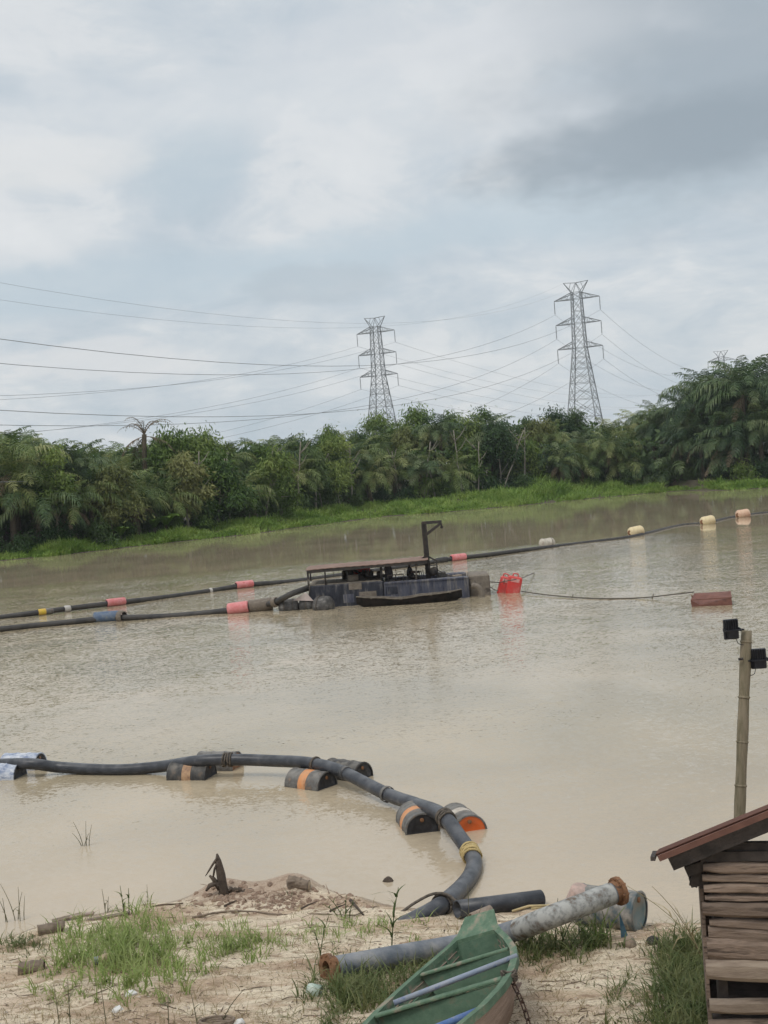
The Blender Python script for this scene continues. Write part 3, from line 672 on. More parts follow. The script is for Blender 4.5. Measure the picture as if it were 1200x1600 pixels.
drum(W(735, 1299), (-.22, .85), 'drum float with a bright orange lid right of the pipe bend', G1, m_grey, mat('pale_band', (.6, .55, .48), (.45, .4, .34), scale=8), m_red_orange, cz=-.02)
drum(W(512, 1231), (-.68, .56), 'grey drum float with an orange band, third pair from the left', G1, m_grey, m_orange, cz=.02)
drum(W(568, 1217), (-.66, .58), 'black drum float behind the pipe, mate of the orange-banded grey one', G1, m_black)
drum(W(330, 1214), (-.85, .26), 'weathered drum float with rusty stripes, second pair from the left', G1, m_black, mat('rusty_stripe', (.50, .33, .20), (.33, .2, .12), (.12, .09, .08), scale=5, rough=.7), cz=.03)
drum(W(372, 1200), (-.84, .28), 'grey drum float behind the pipe, second pair from the left', G1, m_grey, None, m_rust, cz=.06)
drum(W(32, 1214), (-.85, .22), 'white and blue drum float in front of the pipe at the left edge', G1, m_blue_white, cz=.02)
drum(W(64, 1199), (-.85, .22), 'white and blue drum float behind the pipe at the left edge', G1, m_blue_white, cz=.04)
NP = [(-140, 1190, .1), (-60, 1196, .12), (38, 1193, .30), (95, 1199, .15), (180, 1203, .10), (250, 1198, .16), (310, 1189, .36), (370, 1187, .36), (430, 1189, .34), (480, 1192, .37), (530, 1204, .34), (605, 1241, .2), (650, 1257, .24), (690, 1273, .42), (718, 1308, .26), (736, 1335, .12), (741, 1352, .07), (729, 1378, .07), (690, 1414, .14), (650, 1437, .10), (600, 1462, -.12)]
pth = spline([W(a, q, z) for a, q, z in NP], 7)
pl_ = root('discharge_pipeline', W(605, 1241), 'long black plastic pipeline winding over drum floats to the sandy shore', 'pipeline')
mb = MB(); mb.tube(pth, .122, 18); mb.build('pipe', m_hdpe2, pl_)
def near_pt(px, py):
    return min(range(len(pth)), key=lambda i: (px_of(pth[i])[0] - px) ** 2 + (px_of(pth[i])[1] - py) ** 2)
def collar(px, py, r, L, m_, name, lump=0):
    i = near_pt(px, py); d = (pth[min(i + 1, len(pth) - 1)] - pth[i - 1]).normalized(); c = pth[i]; mb = MB()
    if lump:
        for k in range(lump):
            a = Vector(d) * ((k - lump / 2) * .035); ring = []
            M = axisM(c + a, (d + Vector((U(-.2, .2), U(-.2, .2), U(-.2, .2)))).normalized())
            ring = [M @ Vector((r * math.cos(t_ * .3142), r * math.sin(t_ * .3142), U(-.01, .01))) for t_ in range(21)]; mb.tube(ring, .02, 6)
    else: mb.lathe([(r * .9, -L / 2), (r, -L / 2), (r, L / 2), (r * .9, L / 2)], axisM(c, d), 18)
    return mb.build(name, m_, pl_)
collar(603, 1240, .15, .07, m_grey, 'collar'); collar(735, 1336, .14, .1, m_rope, 'rope_wrap', 6); collar(541, 1209, .135, .14, m_hdpe, 'collar')
for px, py in ((700, 1284), (694, 1278), (495, 1196), (358, 1187), (350, 1188), (692, 1412)): collar(px, py, .137, .03, m_drope, 'strap', 2)
# dark strap end lying off the pipe on the shore
i = near_pt(692, 1412); c = pth[i]; mb = MB(); mb.tube(spline([c + Vector((-.55, -.12, -.02)), c + Vector((-.35, .0, .06)), c + Vector((-.1, .0, .16)), c + Vector((.1, -.05, .14)), c + Vector((.26, -.16, .0))], 5), .022, 6); mb.build('strap', m_drope, pl_)

# ------------------------------------------------------------------ pipes, drum and bucket on the shore
m_bluepipe = mat('blue_grey_pipe', (.10, .12, .145), (.155, .17, .19), (.26, .26, .25), scale=5, rough=.6, bump=.4, bscale=25, stops=(.36, .52, .68), top=((.30, .31, .33), .6))
ep = [G(512, 1514, .12), G(620, 1494, .13), G(720, 1476, .14), G(795, 1457, .2), P(865, 1431, 14.35), P(967, 1392, 14.7)]
op = root('shore_pipe', G(620, 1510), 'blue grey pipe with rusty flanges lying on the sand behind the canoe', 'pipe')
pp = spline(ep, 8); mb = MB(); mb.tube(pp, .122, 18, False)
inner = MB(); inner.tube(pp[:9], .10, 18, False); inner.f = [f[::-1] for f in inner.f]
mb.build('pipe', m_bluepipe, op); inner.build('bore', m_black, op)
m_wpaint = mat('flaked_white_paint', (.40, .40, .38), (.27, .275, .265), (.14, .11, .085), scale=8, rough=.8, bump=.3, stops=(.44, .54, .64))
mb = MB(); mb.tube(pp[-15:-1], .127, 18, False); mb.build('white_coating', m_wpaint, op)
for (a, b_) in ((pp[0], pp[1]), (pp[-1], pp[-2])):
    mb = MB(); M = axisM(a, (b_ - a).normalized()); mb.lathe([(.088, -.02), (.165, -.02), (.165, .03), (.128, .032), (.128, .09), (.088, .09)], M, 24, False, True); fl = mb.build('flange', m_rust, op)
    for k in range(8): mb = MB(); an = k * math.pi / 4; mb.lathe([(.001, -.034), (.013, -.034), (.013, .045), (.001, .045)], M @ Matrix.Translation((.148 * math.cos(an), .148 * math.sin(an), 0)), 6, False); mb.build('bolt', m_rust, fl)
def open_pipe(name, a, b_, r, m_, label):
    o = root(name, a - Vector((0, 0, r)), label, 'pipe'); mb = MB(); d = (b_ - a).normalized(); L = (b_ - a).length; mb.lathe([(r * .84, L * .98), (r * .84, 0), (r, 0), (r, L), (r * .84, L)], axisM(a, d), 22); mb.sm = [True] * len(mb.sm); mb.build('pipe', m_, o)
    mb = MB(); mb.disc(r * .84, axisM(a + d * L * .9, d), 22); mb.build('plug', m_black, o); return o
m_conc = mat('pale_crusted_pipe', (.34, .27, .21), (.25, .20, .16), (.42, .35, .28), scale=12, rough=.95, bump=.5)
open_pipe('short_pipe', G(714, 1421, .125), G(845, 1404, .10), .118, m_hdpe2, 'short black pipe lying at the water edge, hollow end towards the sandy bank')
open_pipe('pipe_stub', G(737, 1437, .06), G(768, 1424, .09), .085, m_conc, 'small sand-crusted pipe stub in front of the short black pipe')
m_tealdrum = mat('faded_teal_drum', (.33, .31, .28), (.19, .185, .17), (.06, .10, .12), scale=5, rough=.7, bump=.3, stops=(.38, .50, .62))
m_teallid = mat('faded_teal_lid', (.22, .22, .2), (.12, .19, .20), (.3, .25, .2), scale=4, rough=.7)
dp = G(1002, 1454); dp = Vector((dp.x, dp.y, height(dp.x, dp.y) + .23))
drum(dp, (-.83, .56), 'faded white and teal drum lying on the sand under the raised pipe end', None, m_tealdrum, None, m_teallid, None, 'old_drum', .8, .245)
sp0 = G(979, 1467); o = root('metal_scrap', sp0, 'torn blue sheet metal triangle leaning on the faded drum', 'scrap'); mb = MB(); a = sp0 + Vector((-.06, 0, -.04)); mb.add([a, a + Vector((.1, -.02, 0)), a + Vector((.0, .03, .36)), a + Vector((0, .012, 0)), a + Vector((.1, -.008, 0)), a + Vector((0, .042, .36))], [(0, 1, 2), (5, 4, 3), (0, 3, 4, 1), (1, 4, 5, 2), (2, 5, 3, 0)]); mb.build('sheet', mat('blue_sheet', (.05, .14, .22), (.09, .18, .24), (.2, .15, .12), scale=8, rough=.6), o)
bp = P(911, 1404, 15.9); o = root('plastic_bucket', bp + Vector((0, 0, -.15)), 'upturned pinkish bucket behind the raised white pipe', 'bucket'); mb = MB(); M = axisM(bp + Vector((-.08, .12, -.14)), (.25, -.35, .9)); mb.lathe([(.16, 0), (.155, .02), (.13, .27), (.12, .285), (.001, .285)], M, 20); mb.build('body', mat('pink_plastic', (.5, .36, .31), (.38, .29, .25), scale=9, rough=.7), o); mb = MB(); mb.lathe([(.155, -.01), (.172, -.01), (.172, .02), (.155, .02)], M, 20, True, True); mb.build('rim', mat('rim', (.42, .33, .28), scale=9), o)

# ------------------------------------------------------------------ green wooden canoe
m_green = mat('green_boat_paint', (.075, .135, .085), (.115, .185, .12), (.27, .235, .175), scale=7, rough=.8, bump=.5, bscale=22, stops=(.38, .54, .66), stretch=(1, .35, 1))
m_green2 = mat('dark_green_boat_paint', (.075, .135, .09), (.10, .17, .115), (.15, .15, .10), scale=7, rough=.7, bump=.3)
m_hullwood = mat('bare_hull_wood', (.27, .20, .16), (.36, .27, .22), (.15, .11, .09), scale=4, rough=.9, bump=.5, stretch=(1, .25, 3))
m_bluepole = mat('blue_pole', (.06, .13, .34), (.11, .18, .36), (.25, .27, .3), scale=8, rough=.5)
m_greypole = mat('grey_blue_pole', (.22, .27, .36), (.30, .33, .38), (.15, .2, .34), scale=8, rough=.5)
boat = root('canoe', (.472, 12.052, .70), 'green painted wooden canoe with blue poles inside, beached on the sand', 'canoe')
boat.rotation_euler = (Matrix.Rotation(-.223, 3, 'Z') @ Matrix.Rotation(-.178, 3, 'X') @ Matrix.Rotation(-.276, 3, 'Y')).to_euler()
BYs = [-2.9, -2.6, -1.9, -1.2, -.5, 0, .5, 1.0, 1.35, 1.6, 1.95]; BWs = [.46, .52, .63, .68, .68, .64, .56, .42, .29, .21, .15]; BZs = [.52, .50, .48, .467, .467, .477, .497, .537, .577, .607, .667]
def bw(y): return .946 * lerp(BYs, BWs, y)
def bz(y): return lerp(BYs, BZs, y)
def bsec(y, off=0):
    w_ = bw(y) - off; zt = bz(y); zb = .02 + .42 * max(0, (y - .9) / 1.05) ** 1.6 + off; wb = w_ * .70
    return [Vector((-w_, y, zt)), Vector((-w_ * .93, y, zt * .62 + zb * .38)), Vector((-wb, y, zb)), Vector((0, y, zb - .01)), Vector((wb, y, zb)), Vector((w_ * .93, y, zt * .62 + zb * .38)), Vector((w_, y, zt))]
ysb = np.linspace(-2.9, 1.95, 30)
mb = MB(); mb.loft([bsec(y) for y in ysb], False, True); mb.build('outer_hull', m_hullwood, boat, local=True)
mb = MB(); mb.loft([bsec(y, .028)[::-1] for y in ysb], False, True); mb.build('inner_hull', m_green, boat, local=True)
for s in (-1, 1):
    mb = MB(); rg = []
    for y in ysb: c = Vector((s * (bw(y) - .008), y, bz(y) + .004)); rg.append([c + Vector((-.036, 0, -.045)), c + Vector((.036, 0, -.045)), c + Vector((.036, 0, .014)), c + Vector((-.036, 0, .014))])
    mb.loft(rg, True, False, True); mb.build('gunwale', m_green, boat, local=True)
    mb = MB(); rg = []
    for y in np.linspace(-2.7, 1.3, 16): c = Vector((s * (bw(y) * .93 - .055), y, bz(y) * .66)); rg.append([c + Vector((-.012, 0, -.03)), c + Vector((.012, 0, -.03)), c + Vector((.012, 0, .03)), c + Vector((-.012, 0, .03))])
    mb.loft(rg, True, False, True); mb.build('stringer', m_green2, boat, local=True)
def bulkhead(y0, ht, name, m_):
    mb = MB(); zt = bz(y0) - .015; wt = bw(y0) - .04; wl = bw(y0) * .80 - .05; q = [Vector((-wt, y0, zt)), Vector((wt, y0, zt)), Vector((wl, y0, zt - ht)), Vector((-wl, y0, zt - ht))]; r_ = [p_ + Vector((0, .04, 0)) for p_ in q]
    mb.add(q + r_, [(3, 2, 1, 0), (4, 5, 6, 7), (0, 1, 5, 4), (1, 2, 6, 5), (2, 3, 7, 6), (3, 0, 4, 7)]); return mb.build(name, m_, boat, local=True)
def cross(y0, wd, th, drop, name, m_, skew=0, tl=1.0):
    a = Vector((-(bw(y0 - skew) - .05) * tl, y0 - skew, bz(y0) - drop)); b_ = Vector(((bw(y0 + skew) - .05), y0 + skew, bz(y0) - drop)); mb = MB(); mb.bar(a, b_, wd, th, bevel=.008); return mb.build(name, m_, boat, local=True)
bulkhead(.54, .25, 'thwart', m_green2)
bulkhead(-.92, .26, 'thwart', m_green2)
cross(.56, .09, .03, .005, 'thwart_cap', m_green, .03); cross(-.90, .11, .03, -.012, 'thwart_cap', m_green, .04)
mb = MB(); mb.tube([(-bw(-.3) + .08, -.42, .46), (bw(-.1) + .02, -.02, .50)], .027, 10); mb.build('pole', m_greypole, boat, local=True)
mb = MB(); mb.tube([(-.35, -1.95, .36), (.05, -1.66, .37), (bw(-1.3) - .06, -1.38, .38)], .034, 10); mb.build('pole', m_bluepole, boat, local=True)
mb = MB(); rg = []                                               # bow deck
for y, k in ((1.42, 0), (1.6, .01), (1.8, .03), (1.97, .06)): rg.append([Vector((-bw(y) - .03, y, bz(y) + .02 + k)), Vector((bw(y) + .03, y, bz(y) + .02 + k)), Vector((bw(y) + .03, y, bz(y) - .02 + k)), Vector((-bw(y) - .03, y, bz(y) - .02 + k))])
mb.loft(rg, True, False, True); mb.build('bow_deck', m_green, boat, local=True)
mb = MB(); mb.box((0, 1.43, .47), (bw(1.43) * 1.8, .03, .19)); mb.build('bow_bulkhead', m_green2, boat, local=True)
mb = MB(); s_ = bsec(1.955); mb.add(s_ + [q + Vector((0, .02, 0)) for q in s_], [tuple(range(7)), tuple(range(13, 6, -1))] + [(i, i + 7, (i + 1) % 7 + 7, (i + 1) % 7) for i in range(7)]); mb.build('stem_board', m_green, boat, local=True)
for y in (-1.6, -.55, -.2, .15, .85, 1.12):
    mb = MB(); q = bsec(y, .03); 
    for a, b_ in zip(q, q[1:]): mb.bar(a, b_, .035, .03)
    mb.build('rib', m_green2, boat, local=True)
for k in range(4): mb = MB(); x_ = -.3 + .2 * k; mb.box((x_, -.5, .055 + .01), (.17, 3.2, .02)); mb.build('floor_board', m_hullwood, boat, local=True)
random.seed(6); mb = MB()                                        # dead leaves and grass bits lying in the canoe
for k in range(150):
    y = U(-2.2, 1.3); x = U(-.6, .6) * bw(y); z = .085; a_ = U(0, 6.28); l_ = U(.02, .09); d_ = Vector((math.cos(a_), math.sin(a_), U(-.1, .3))) * l_; s_ = Vector((-math.sin(a_), math.cos(a_), 0)) * l_ * U(.08, .3); p_ = Vector((x, y, z)); mb.add([p_ - d_, p_ + s_, p_ + d_, p_ - s_], [(0, 1, 2, 3)])
mb.build('leaf_litter', leafmat('dead_leaves', (.14, .10, .05), (.24, .18, .09), (.30, .30, .12), 6, .1), boat, local=True, kind='stuff')
for s in (-1, 1):                                                # seams between the side planks
    for fz in (.45, .8):
        mb = MB(); pts = []
        for y in np.linspace(-2.7, 1.35, 20): q = bsec(y, .03); a, b_ = (q[0], q[2]) if s < 0 else (q[6], q[4]); m__ = q[1] if s < 0 else q[5]; pts.append(a.lerp(m__, fz) + Vector((-s * .004, 0, 0)))
        mb.tube(pts, .006, 4); mb.build('plank_seam', m_hullwood, boat, local=True)
# chain with its ring, tied to the canoe's gunwale
bpy.context.view_layer.update()
def bw_world(x, y, z): return boat.matrix_basis @ Vector((x, y, z))
k0 = bw_world(bw(-.75), -.75, bz(-.75)); m_iron = mat('rusty_iron', (.05, .035, .03), (.10, .06, .045), scale=20, rough=.8)
ch = root('mooring_chain', k0, 'rusty chain with an iron ring hanging from the canoe', 'chain')
mb = MB()
for k in range(5): mb.tube([k0 + Vector((.07 * math.cos(t_ * .7 + k), .05 * math.sin(t_ * .7 + k), .02 * math.sin(t_ * 1.3 + k) + .012 * k - .02)) for t_ in range(10)], .011, 5)
mb.build('knot', m_drope, ch)
e0 = k0 + Vector((.14, -.25, -.36)); e0 = on(e0.x, e0.y, .05)
for k in range(9):
    t_ = k / 9; p_ = k0.lerp(e0, t_) + Vector((.05 * math.sin(t_ * 3.14), 0, 0)); q_ = k0.lerp(e0, t_ + .11) + Vector((.05 * math.sin((t_ + .11) * 3.14), 0, 0)); d_ = (q_ - p_).normalized(); sd = (d_.orthogonal().normalized() if k % 2 else d_.cross(d_.orthogonal()).normalized()) * .02
    mb = MB(); mb.tube([p_ - d_ * .006, p_ + sd + d_ * .012, q_ + sd - d_ * .004, q_ + d_ * .014, q_ - sd - d_ * .004, p_ - sd + d_ * .012, p_ - d_ * .006], .007, 5, False); mb.build('link', m_iron, ch)
mb = MB(); M = axisM(e0 + Vector((.02, -.04, .02)), (.3, -.8, .5)); mb.tube([M @ Vector((.065 * math.cos(t_ * .3307), .065 * math.sin(t_ * .3307), 0)) for t_ in range(20)], .012, 6, False); mb.build('ring', m_iron, ch)

# ------------------------------------------------------------------ plank hut at the right edge
m_plank = mat('weathered_plank', (.155, .115, .088), (.245, .185, .145), (.075, .055, .043), scale=7, rough=.9, bump=.7, bscale=22, stretch=(.25, 1, 2.2), vary=.25, stops=(.35, .52, .66))
m_pale = mat('pale_plank', (.31, .255, .20), (.235, .185, .145), (.13, .10, .078), scale=6, rough=.9, bump=.5, stretch=(.3, 1, 2), vary=.15)
m_dark = mat('dark_old_timber', (.035, .030, .027), (.06, .05, .045), scale=6, rough=.9, bump=.5)
m_roof = mat('rusted_roof_sheet', (.125, .062, .048), (.165, .082, .062), (.08, .05, .044), scale=5, rough=.85, bump=.2)
HY = 11.0; hc = P(1103, 1598, HY); HA = R(-12); hx = Vector((math.cos(HA), math.sin(HA), 0)); hy = Vector((-hx.y, hx.x, 0))
hut = root('plank_hut', (hc.x, hc.y, height(hc.x, hc.y)), 'weathered plank hut with a rusty sheet roof at the right edge', 'hut')
def H(px, py, off=0):                                # point of the hut's front wall plane, off metres behind it
    d = ray(px, py); return CAM + d * (((hc + hy * off) - CAM).dot(hy) / d.dot(hy))
WL = 2.3
random.seed(8)
for i, (x0, yt, yb, dr, off, m_) in enumerate([(1098, 1347, 1364, 1, 0, m_plank), (1097, 1365.5, 1378, 1, .004, m_plank), (1099, 1380, 1395, 0, -.005, m_plank), (1101, 1397, 1408, 0, .01, m_plank), (1097, 1409.5, 1432, 2, -.012, m_plank), (1108, 1434, 1448, 6, .008, m_plank),
        (1106, 1446, 1469, 6, .002, m_plank), (1104, 1464, 1499, 5, -.02, m_plank), (1102, 1499, 1531, 3, -.05, m_pale), (1108, 1560, 1584, 0, -.03, m_pale), (1106, 1592, 1618, 0, -.02, m_plank)]):
    a = H(x0, yt, off); z1 = a.z; z0 = H(x0, yb, off).z; rg = []; n = 14; th = .05
    for k in range(n + 1):
        t_ = k / n; c = a + hx * (WL * t_); up = z1 + U(-.009, .006) - dr * .004 * min(t_ * 4, 1); lo = z0 + U(-.006, .006) - dr * .006 * min(t_ * 4, 1); e = .012 if k == 0 else 0
        f_ = hy * -(th * .75) + hy * U(-.006, .006); bk = hy * (th / 2)
        b1 = (up - lo) * .22
        rg.append([Vector((c.x, c.y, 0)) + bk + Vector((0, 0, lo + e)), Vector((c.x, c.y, 0)) + f_ * .25 + Vector((0, 0, lo + e)), Vector((c.x, c.y, 0)) + f_ + Vector((0, 0, lo + b1 + e)), Vector((c.x, c.y, 0)) + f_ + Vector((0, 0, up - b1 - e)), Vector((c.x, c.y, 0)) + f_ * .25 + Vector((0, 0, up - e)), Vector((c.x, c.y, 0)) + bk + Vector((0, 0, up - e))])
    mb = MB(); mb.loft(rg, True, False, True); mb.build('plank', m_, hut)
# corner post, side wall planks, inner back boarding, floor
gz = hut.location.z
def Hl(u, v, z): return Vector((hc.x, hc.y, 0)) + hx * u + hy * v + Vector((0, 0, z))
ztop = H(1100, 1345).z
for u, v in ((.16, .09), (WL - .1, .09), (.16, .95), (WL - .1, .95)): mb = MB(); mb.bar(Hl(u, v, gz - .3), Hl(u, v, ztop - .02 - .3 * v), .08, .08); mb.build('post', m_dark, hut)
zz = gz + .12
while zz < ztop - .36:
    mb = MB(); h_ = U(.12, .17); mb.bar(Hl(.04, .14, zz + h_ / 2), Hl(.04, 1.0, zz + h_ / 2), .03, h_ - .008); mb.build('plank', m_plank, hut)
    mb = MB(); mb.bar(Hl(.06, 1.03, zz + h_ / 2), Hl(WL, 1.03, zz + h_ / 2), .03, h_ - .004); mb.build('plank', m_plank, hut); zz += h_
for k in range(6): mb = MB(); mb.bar(Hl(.06, .1 + k * .145, gz + .34), Hl(WL, .1 + k * .145, gz + .34), .14, .03); mb.build('floor_plank', m_dark, hut)
for (x0, y0, x1, y1, o1) in ((1072, 1361, 1102, 1350, .05), (1078, 1378, 1104, 1372, .12)):
    mb = MB(); a = H(x0, y0, o1); b_ = H(x1, y1, o1); mb.bar(a, b_, .07, .085); mb.build('beam_end', m_dark, hut)
mb = MB(); mb.bar(H(1083, 1384, .1), H(1096, 1340, .1), .05, .07); mb.build('brace', m_dark, hut)
# roof: rafters, tie beam and corrugated sheets whose ribs run along the slope
ra, rb = H(1030, 1343, -.18), H(1204, 1272, -.18); rdir = (rb - ra).normalized(); rb = ra + rdir * 2.4
fall = hy * 1.0 + Vector((0, 0, -.262))
for off in (0, .45, .9):
    a = H(1048, 1349, -.10) + fall * off; mb = MB(); mb.bar(a, a + rdir * 2.2, .05, .12); mb.build('rafter', m_dark, hut)
mb = MB(); mb.bar(H(1094, 1337, .0), H(1094, 1337, .0) + hx * WL, .07, .085); mb.build('tie_beam', m_dark, hut)
mb = MB(); a = H(1122, 1322, .02); mb.bar(a, a + hx * 1.9, .05, .07); mb.build('tie_beam', m_dark, hut)
mb = MB(); a = H(1110, 1326, .01); b_ = H(1158, 1304, .01); c0 = H(1158, 1320, .01); c1 = H(1108, 1330, .01); q = hy * .02; mb.add([a, b_, c0, c1, a + q, b_ + q, c0 + q, c1 + q], [(3, 2, 1, 0), (4, 5, 6, 7), (0, 1, 5, 4), (1, 2, 6, 5), (2, 3, 7, 6), (3, 0, 4, 7)]); mb.build('gable_board', m_dark, hut)
upn = rdir.cross(fall.normalized()).normalized(); upn = upn if upn.z > 0 else -upn
for s in range(2):
    mb = MB(); rg = []; nn_ = 44
    for k in range(nn_ + 1):
        t_ = k / nn_; o_ = fall * (t_ * .65 + s * .60) + upn * (.011 * math.cos(t_ * 2 * math.pi * 11) + .03 + .012 * (1 - s)); rg.append((ra + o_ - rdir * U(0, .012), rb + o_))
    vs = [p_ for r_ in rg for p_ in (r_[0], r_[1])] + [p_ - upn * .005 for r_ in rg for p_ in (r_[0], r_[1])]; m2 = 2 * (nn_ + 1)
    fs = [(2 * k, 2 * k + 2, 2 * k + 3, 2 * k + 1) for k in range(nn_)] + [(m2 + 2 * k, m2 + 2 * k + 1, m2 + 2 * k + 3, m2 + 2 * k + 2) for k in range(nn_)] + [(2 * k, m2 + 2 * k, m2 + 2 * k + 2, 2 * k + 2) for k in range(nn_)] + [(0, 1, m2 + 1, m2)]
    mb.add(vs, fs, True); mb.build('roof_sheet', m_roof, hut)
mb = MB(); mb.bar(H(1020, 1342, -.2), H(1020, 1342, -.2) + fall * 1.2, .04, .035); mb.build('eave_batten', m_dark, hut)
mb = MB(); mb.bar(ra - hy * .012 + upn * .012, rb - hy * .012 + upn * .012, .02, .05); mb.build('verge_strip', m_roof, hut)

# ------------------------------------------------------------------ bamboo pole and floodlights
m_bamboo = mat('weathered_bamboo', (.235, .195, .135), (.175, .15, .095), (.115, .10, .06), scale=4, rough=.7, bump=.3, stretch=(6, 6, .5))
tp_, bt_ = P(1166.5, 985, 13.0), P(1155, 1290, 12.8); dz = (tp_ - bt_).normalized(); gb_ = bt_ - dz * ((bt_.z - height(bt_.x, bt_.y) + .25) / dz.z)
pole = root('bamboo_pole', (gb_.x, gb_.y, height(gb_.x, gb_.y)), 'tall weathered bamboo pole rising behind the plank hut', 'pole')
L = (tp_ - gb_).length; mb = MB(); pr = []
n = 40
for k in range(n + 1):
    t_ = L * k / n; r_ = .056 + .003 * math.sin(k * .9); pr.append((r_, t_))
mb.lathe([(.045, L - .03)] [:0] + pr + [(.046, L), (.044, L - .1), (.001, L - .1)], axisM(gb_, dz), 16); mb.build('culm', m_bamboo, pole)
for py in (1003, 1090, 1160, 1228):
    c = tp_ + (bt_ - tp_) * ((py - 985) / 305); mb = MB(); mb.lathe([(.055, -.012), (.063, -.005), (.063, .004), (.055, .012)], axisM(c, dz), 16); mb.build('node_ring', m_bamboo, pole)
c = P(1154, 1030, 12.9); mb = MB(); mb.lathe([(.001, 0), (.014, 0), (.014, .045), (.001, .045)], axisM(c, (1, 0, 0)), 8); mb.build('bolt', m_dark, pole)
m_lamp = mat('black_lamp_housing', (.010, .011, .014), (.018, .019, .024), scale=10, rough=.45)
m_glass = mat('lamp_glass', (.25, .27, .28), (.3, .32, .33), scale=3, rough=.1, spec=.8)
def floodlight(px, py, Y, rz, side, label):
    c = P(px, py, Y); o = root('floodlight', c, label, 'floodlight', 'floodlights on the pole', rz)
    mb = MB(); mb.box((0, 0, 0), (.155, .035, .205), None, .008); mb.build('housing', m_lamp, o, local=True)
    for k in range(6): mb = MB(); mb.box((-.06 + k * .024, -.026, .045), (.006, .018, .10)); mb.build('fin', m_lamp, o, local=True)
    mb = MB(); mb.box((0, -.034, -.052), (.11, .032, .085), None, .006); mb.build('driver_box', m_lamp, o, local=True)
    mb = MB(); mb.box((0, .0195, 0), (.13, .004, .18)); mb.build('glass', m_glass, o, local=True)
    br = MB(); 
    for s in (-1, 1): br.bar((s * .084, 0, -.0), (s * .084, -.05, -.01), .008, .03)
    br.bar((-.088, -.056, -.01), (.088, -.056, -.01), .03, .012); br.bar((0, -.056, -.01), (side * .12, -.03, -.01), .03, .015); br.build('bracket', m_lamp, o, local=True)
    mb = MB(); mb.tube(spline([(side * .04, -.02, -.1), (side * .06, -.03, -.15), (side * .12, -.02, -.17)], 5), .004, 5); mb.build('lead', m_lamp, o, local=True)
floodlight(1142, 983, 12.95, R(8), 1, 'black floodlight on the left of the bamboo pole top')
floodlight(1185, 1029, 12.95, R(-4), -1, 'black floodlight on the right of the bamboo pole, lower one')

# ------------------------------------------------------------------ dredger
m_hull = mat('dark_blue_hull_paint', (.016, .018, .027), (.034, .037, .05), (.17, .158, .145), scale=2.2, rough=.6, bump=.3, bscale=8, stops=(.38, .54, .70), stretch=(2.2, 1, .5))
m_hullr = mat('blue_grey_hull_paint', (.05, .056, .088), (.095, .098, .122), (.24, .222, .205), scale=2.4, rough=.65, bump=.3, bscale=8, stops=(.36, .52, .66), stretch=(2.2, 1, .4))
m_mudhull = mat('muddy_steel', (.15, .125, .10), (.22, .19, .155), (.09, .075, .065), scale=2.5, rough=.85, bump=.4)
m_deck = mat('muddy_deck', (.30, .27, .22), (.21, .18, .145), scale=3, rough=.9, bump=.3)
m_canvas2 = mat('tan_sacking', (.30, .25, .19), (.22, .18, .14), scale=6, rough=.95)
m_dkmetal = mat('black_machine_paint', (.022, .021, .021), (.045, .038, .032), (.08, .055, .04), scale=6, rough=.6)
m_roofb = mat('brown_canopy_sheet', (.27, .18, .14), (.20, .13, .10), (.31, .22, .18), scale=1.2, rough=.8, bump=.2)
m_redp = mat('red_plastic', (.62, .055, .05), (.55, .09, .08), (.66, .20, .17), scale=3, rough=.45, stops=(.42, .56, .72))
m_redfade = mat('faded_red_float', (.60, .17, .17), (.66, .27, .27), (.5, .12, .12), scale=3, rough=.6, vary=.1)
D0 = W(484, 951); D1 = W(765, 931); DX = (D1 - D0).normalized(); DY = Vector((-DX.y, DX.x, 0)); DL = (D1 - D0).length; ang = math.atan2(DX.y, DX.x)
def D(px, py, off=0.0):                              # dredger-local point in the plane off metres behind its near side
    d = ray(px, py); p = CAM + d * (((D0 + DY * off) - CAM).dot(DY) / d.dot(DY)); q = p - D0; return Vector((q.dot(DX), q.dot(DY), p.z))
def DW(v): return D0 + DX * v.x + DY * v.y + Vector((0, 0, v.z))
dr = root('dredger', D0, 'dark blue river dredger with a brown canopy and a black crane mast', 'dredger', None, ang)
def dbox(name, a, b_, m_, bevel=.03, parent=None):
    a, b_ = Vector(a), Vector(b_); mb = MB(); mb.box((a + b_) / 2, tuple(abs(q) for q in (b_ - a)), None, bevel); return mb.build(name, m_, parent or dr, local=True)
xl, xm, xr, xe = D(483, 930).x, D(601, 930).x, D(734, 930).x, D(766, 920, .6).x
zl, zr, ze = D(540, 912).z, D(670, 905).z, D(750, 897, .6).z
dbox('hull', (xl, 0, -.45), (xm - .02, 2.9, zl), m_hull, .05)
hr = dbox('side_tank', (xm, -.12, -.05), (xr, .42, zr), m_hullr, .05)
dbox('side_tank', (xm, 2.4, -.05), (xr, 3.0, zr), m_hullr, .05); dbox('well_floor', (xm + .01, .43, -.05), (xr - .01, 2.39, .70), m_mudhull, .02); WZ = .74
dbox('bow_float', (xr + .02, .35, -.3), (xe, 2.4, ze), m_mudhull, .07)
dbox('lower_chine', (xm + .1, .02, -.4), (xr - .1, 2.8, -.055), m_mudhull, .04)
for k in range(8):
    x_ = xm + .15 + (xr - xm - .3) * k / 7; mb = MB(); mb.bar((x_, -.135, .1), (x_, -.135, zr - .1), .03, .04); mb.build('weld_rib', m_hullr, hr, local=True)
mb = MB(); mb.bar((xm, -.14, zr - .04), (xr, -.14, zr - .04), .05, .06); mb.build('rubbing_strake', m_hullr, dr, local=True)
mb = MB(); mb.bar((xm - .3, -.16, .22), (xr - .4, -.16, .16), .06, .09); mb.build('rubbing_strake', m_mudhull, dr, local=True)
n = 12
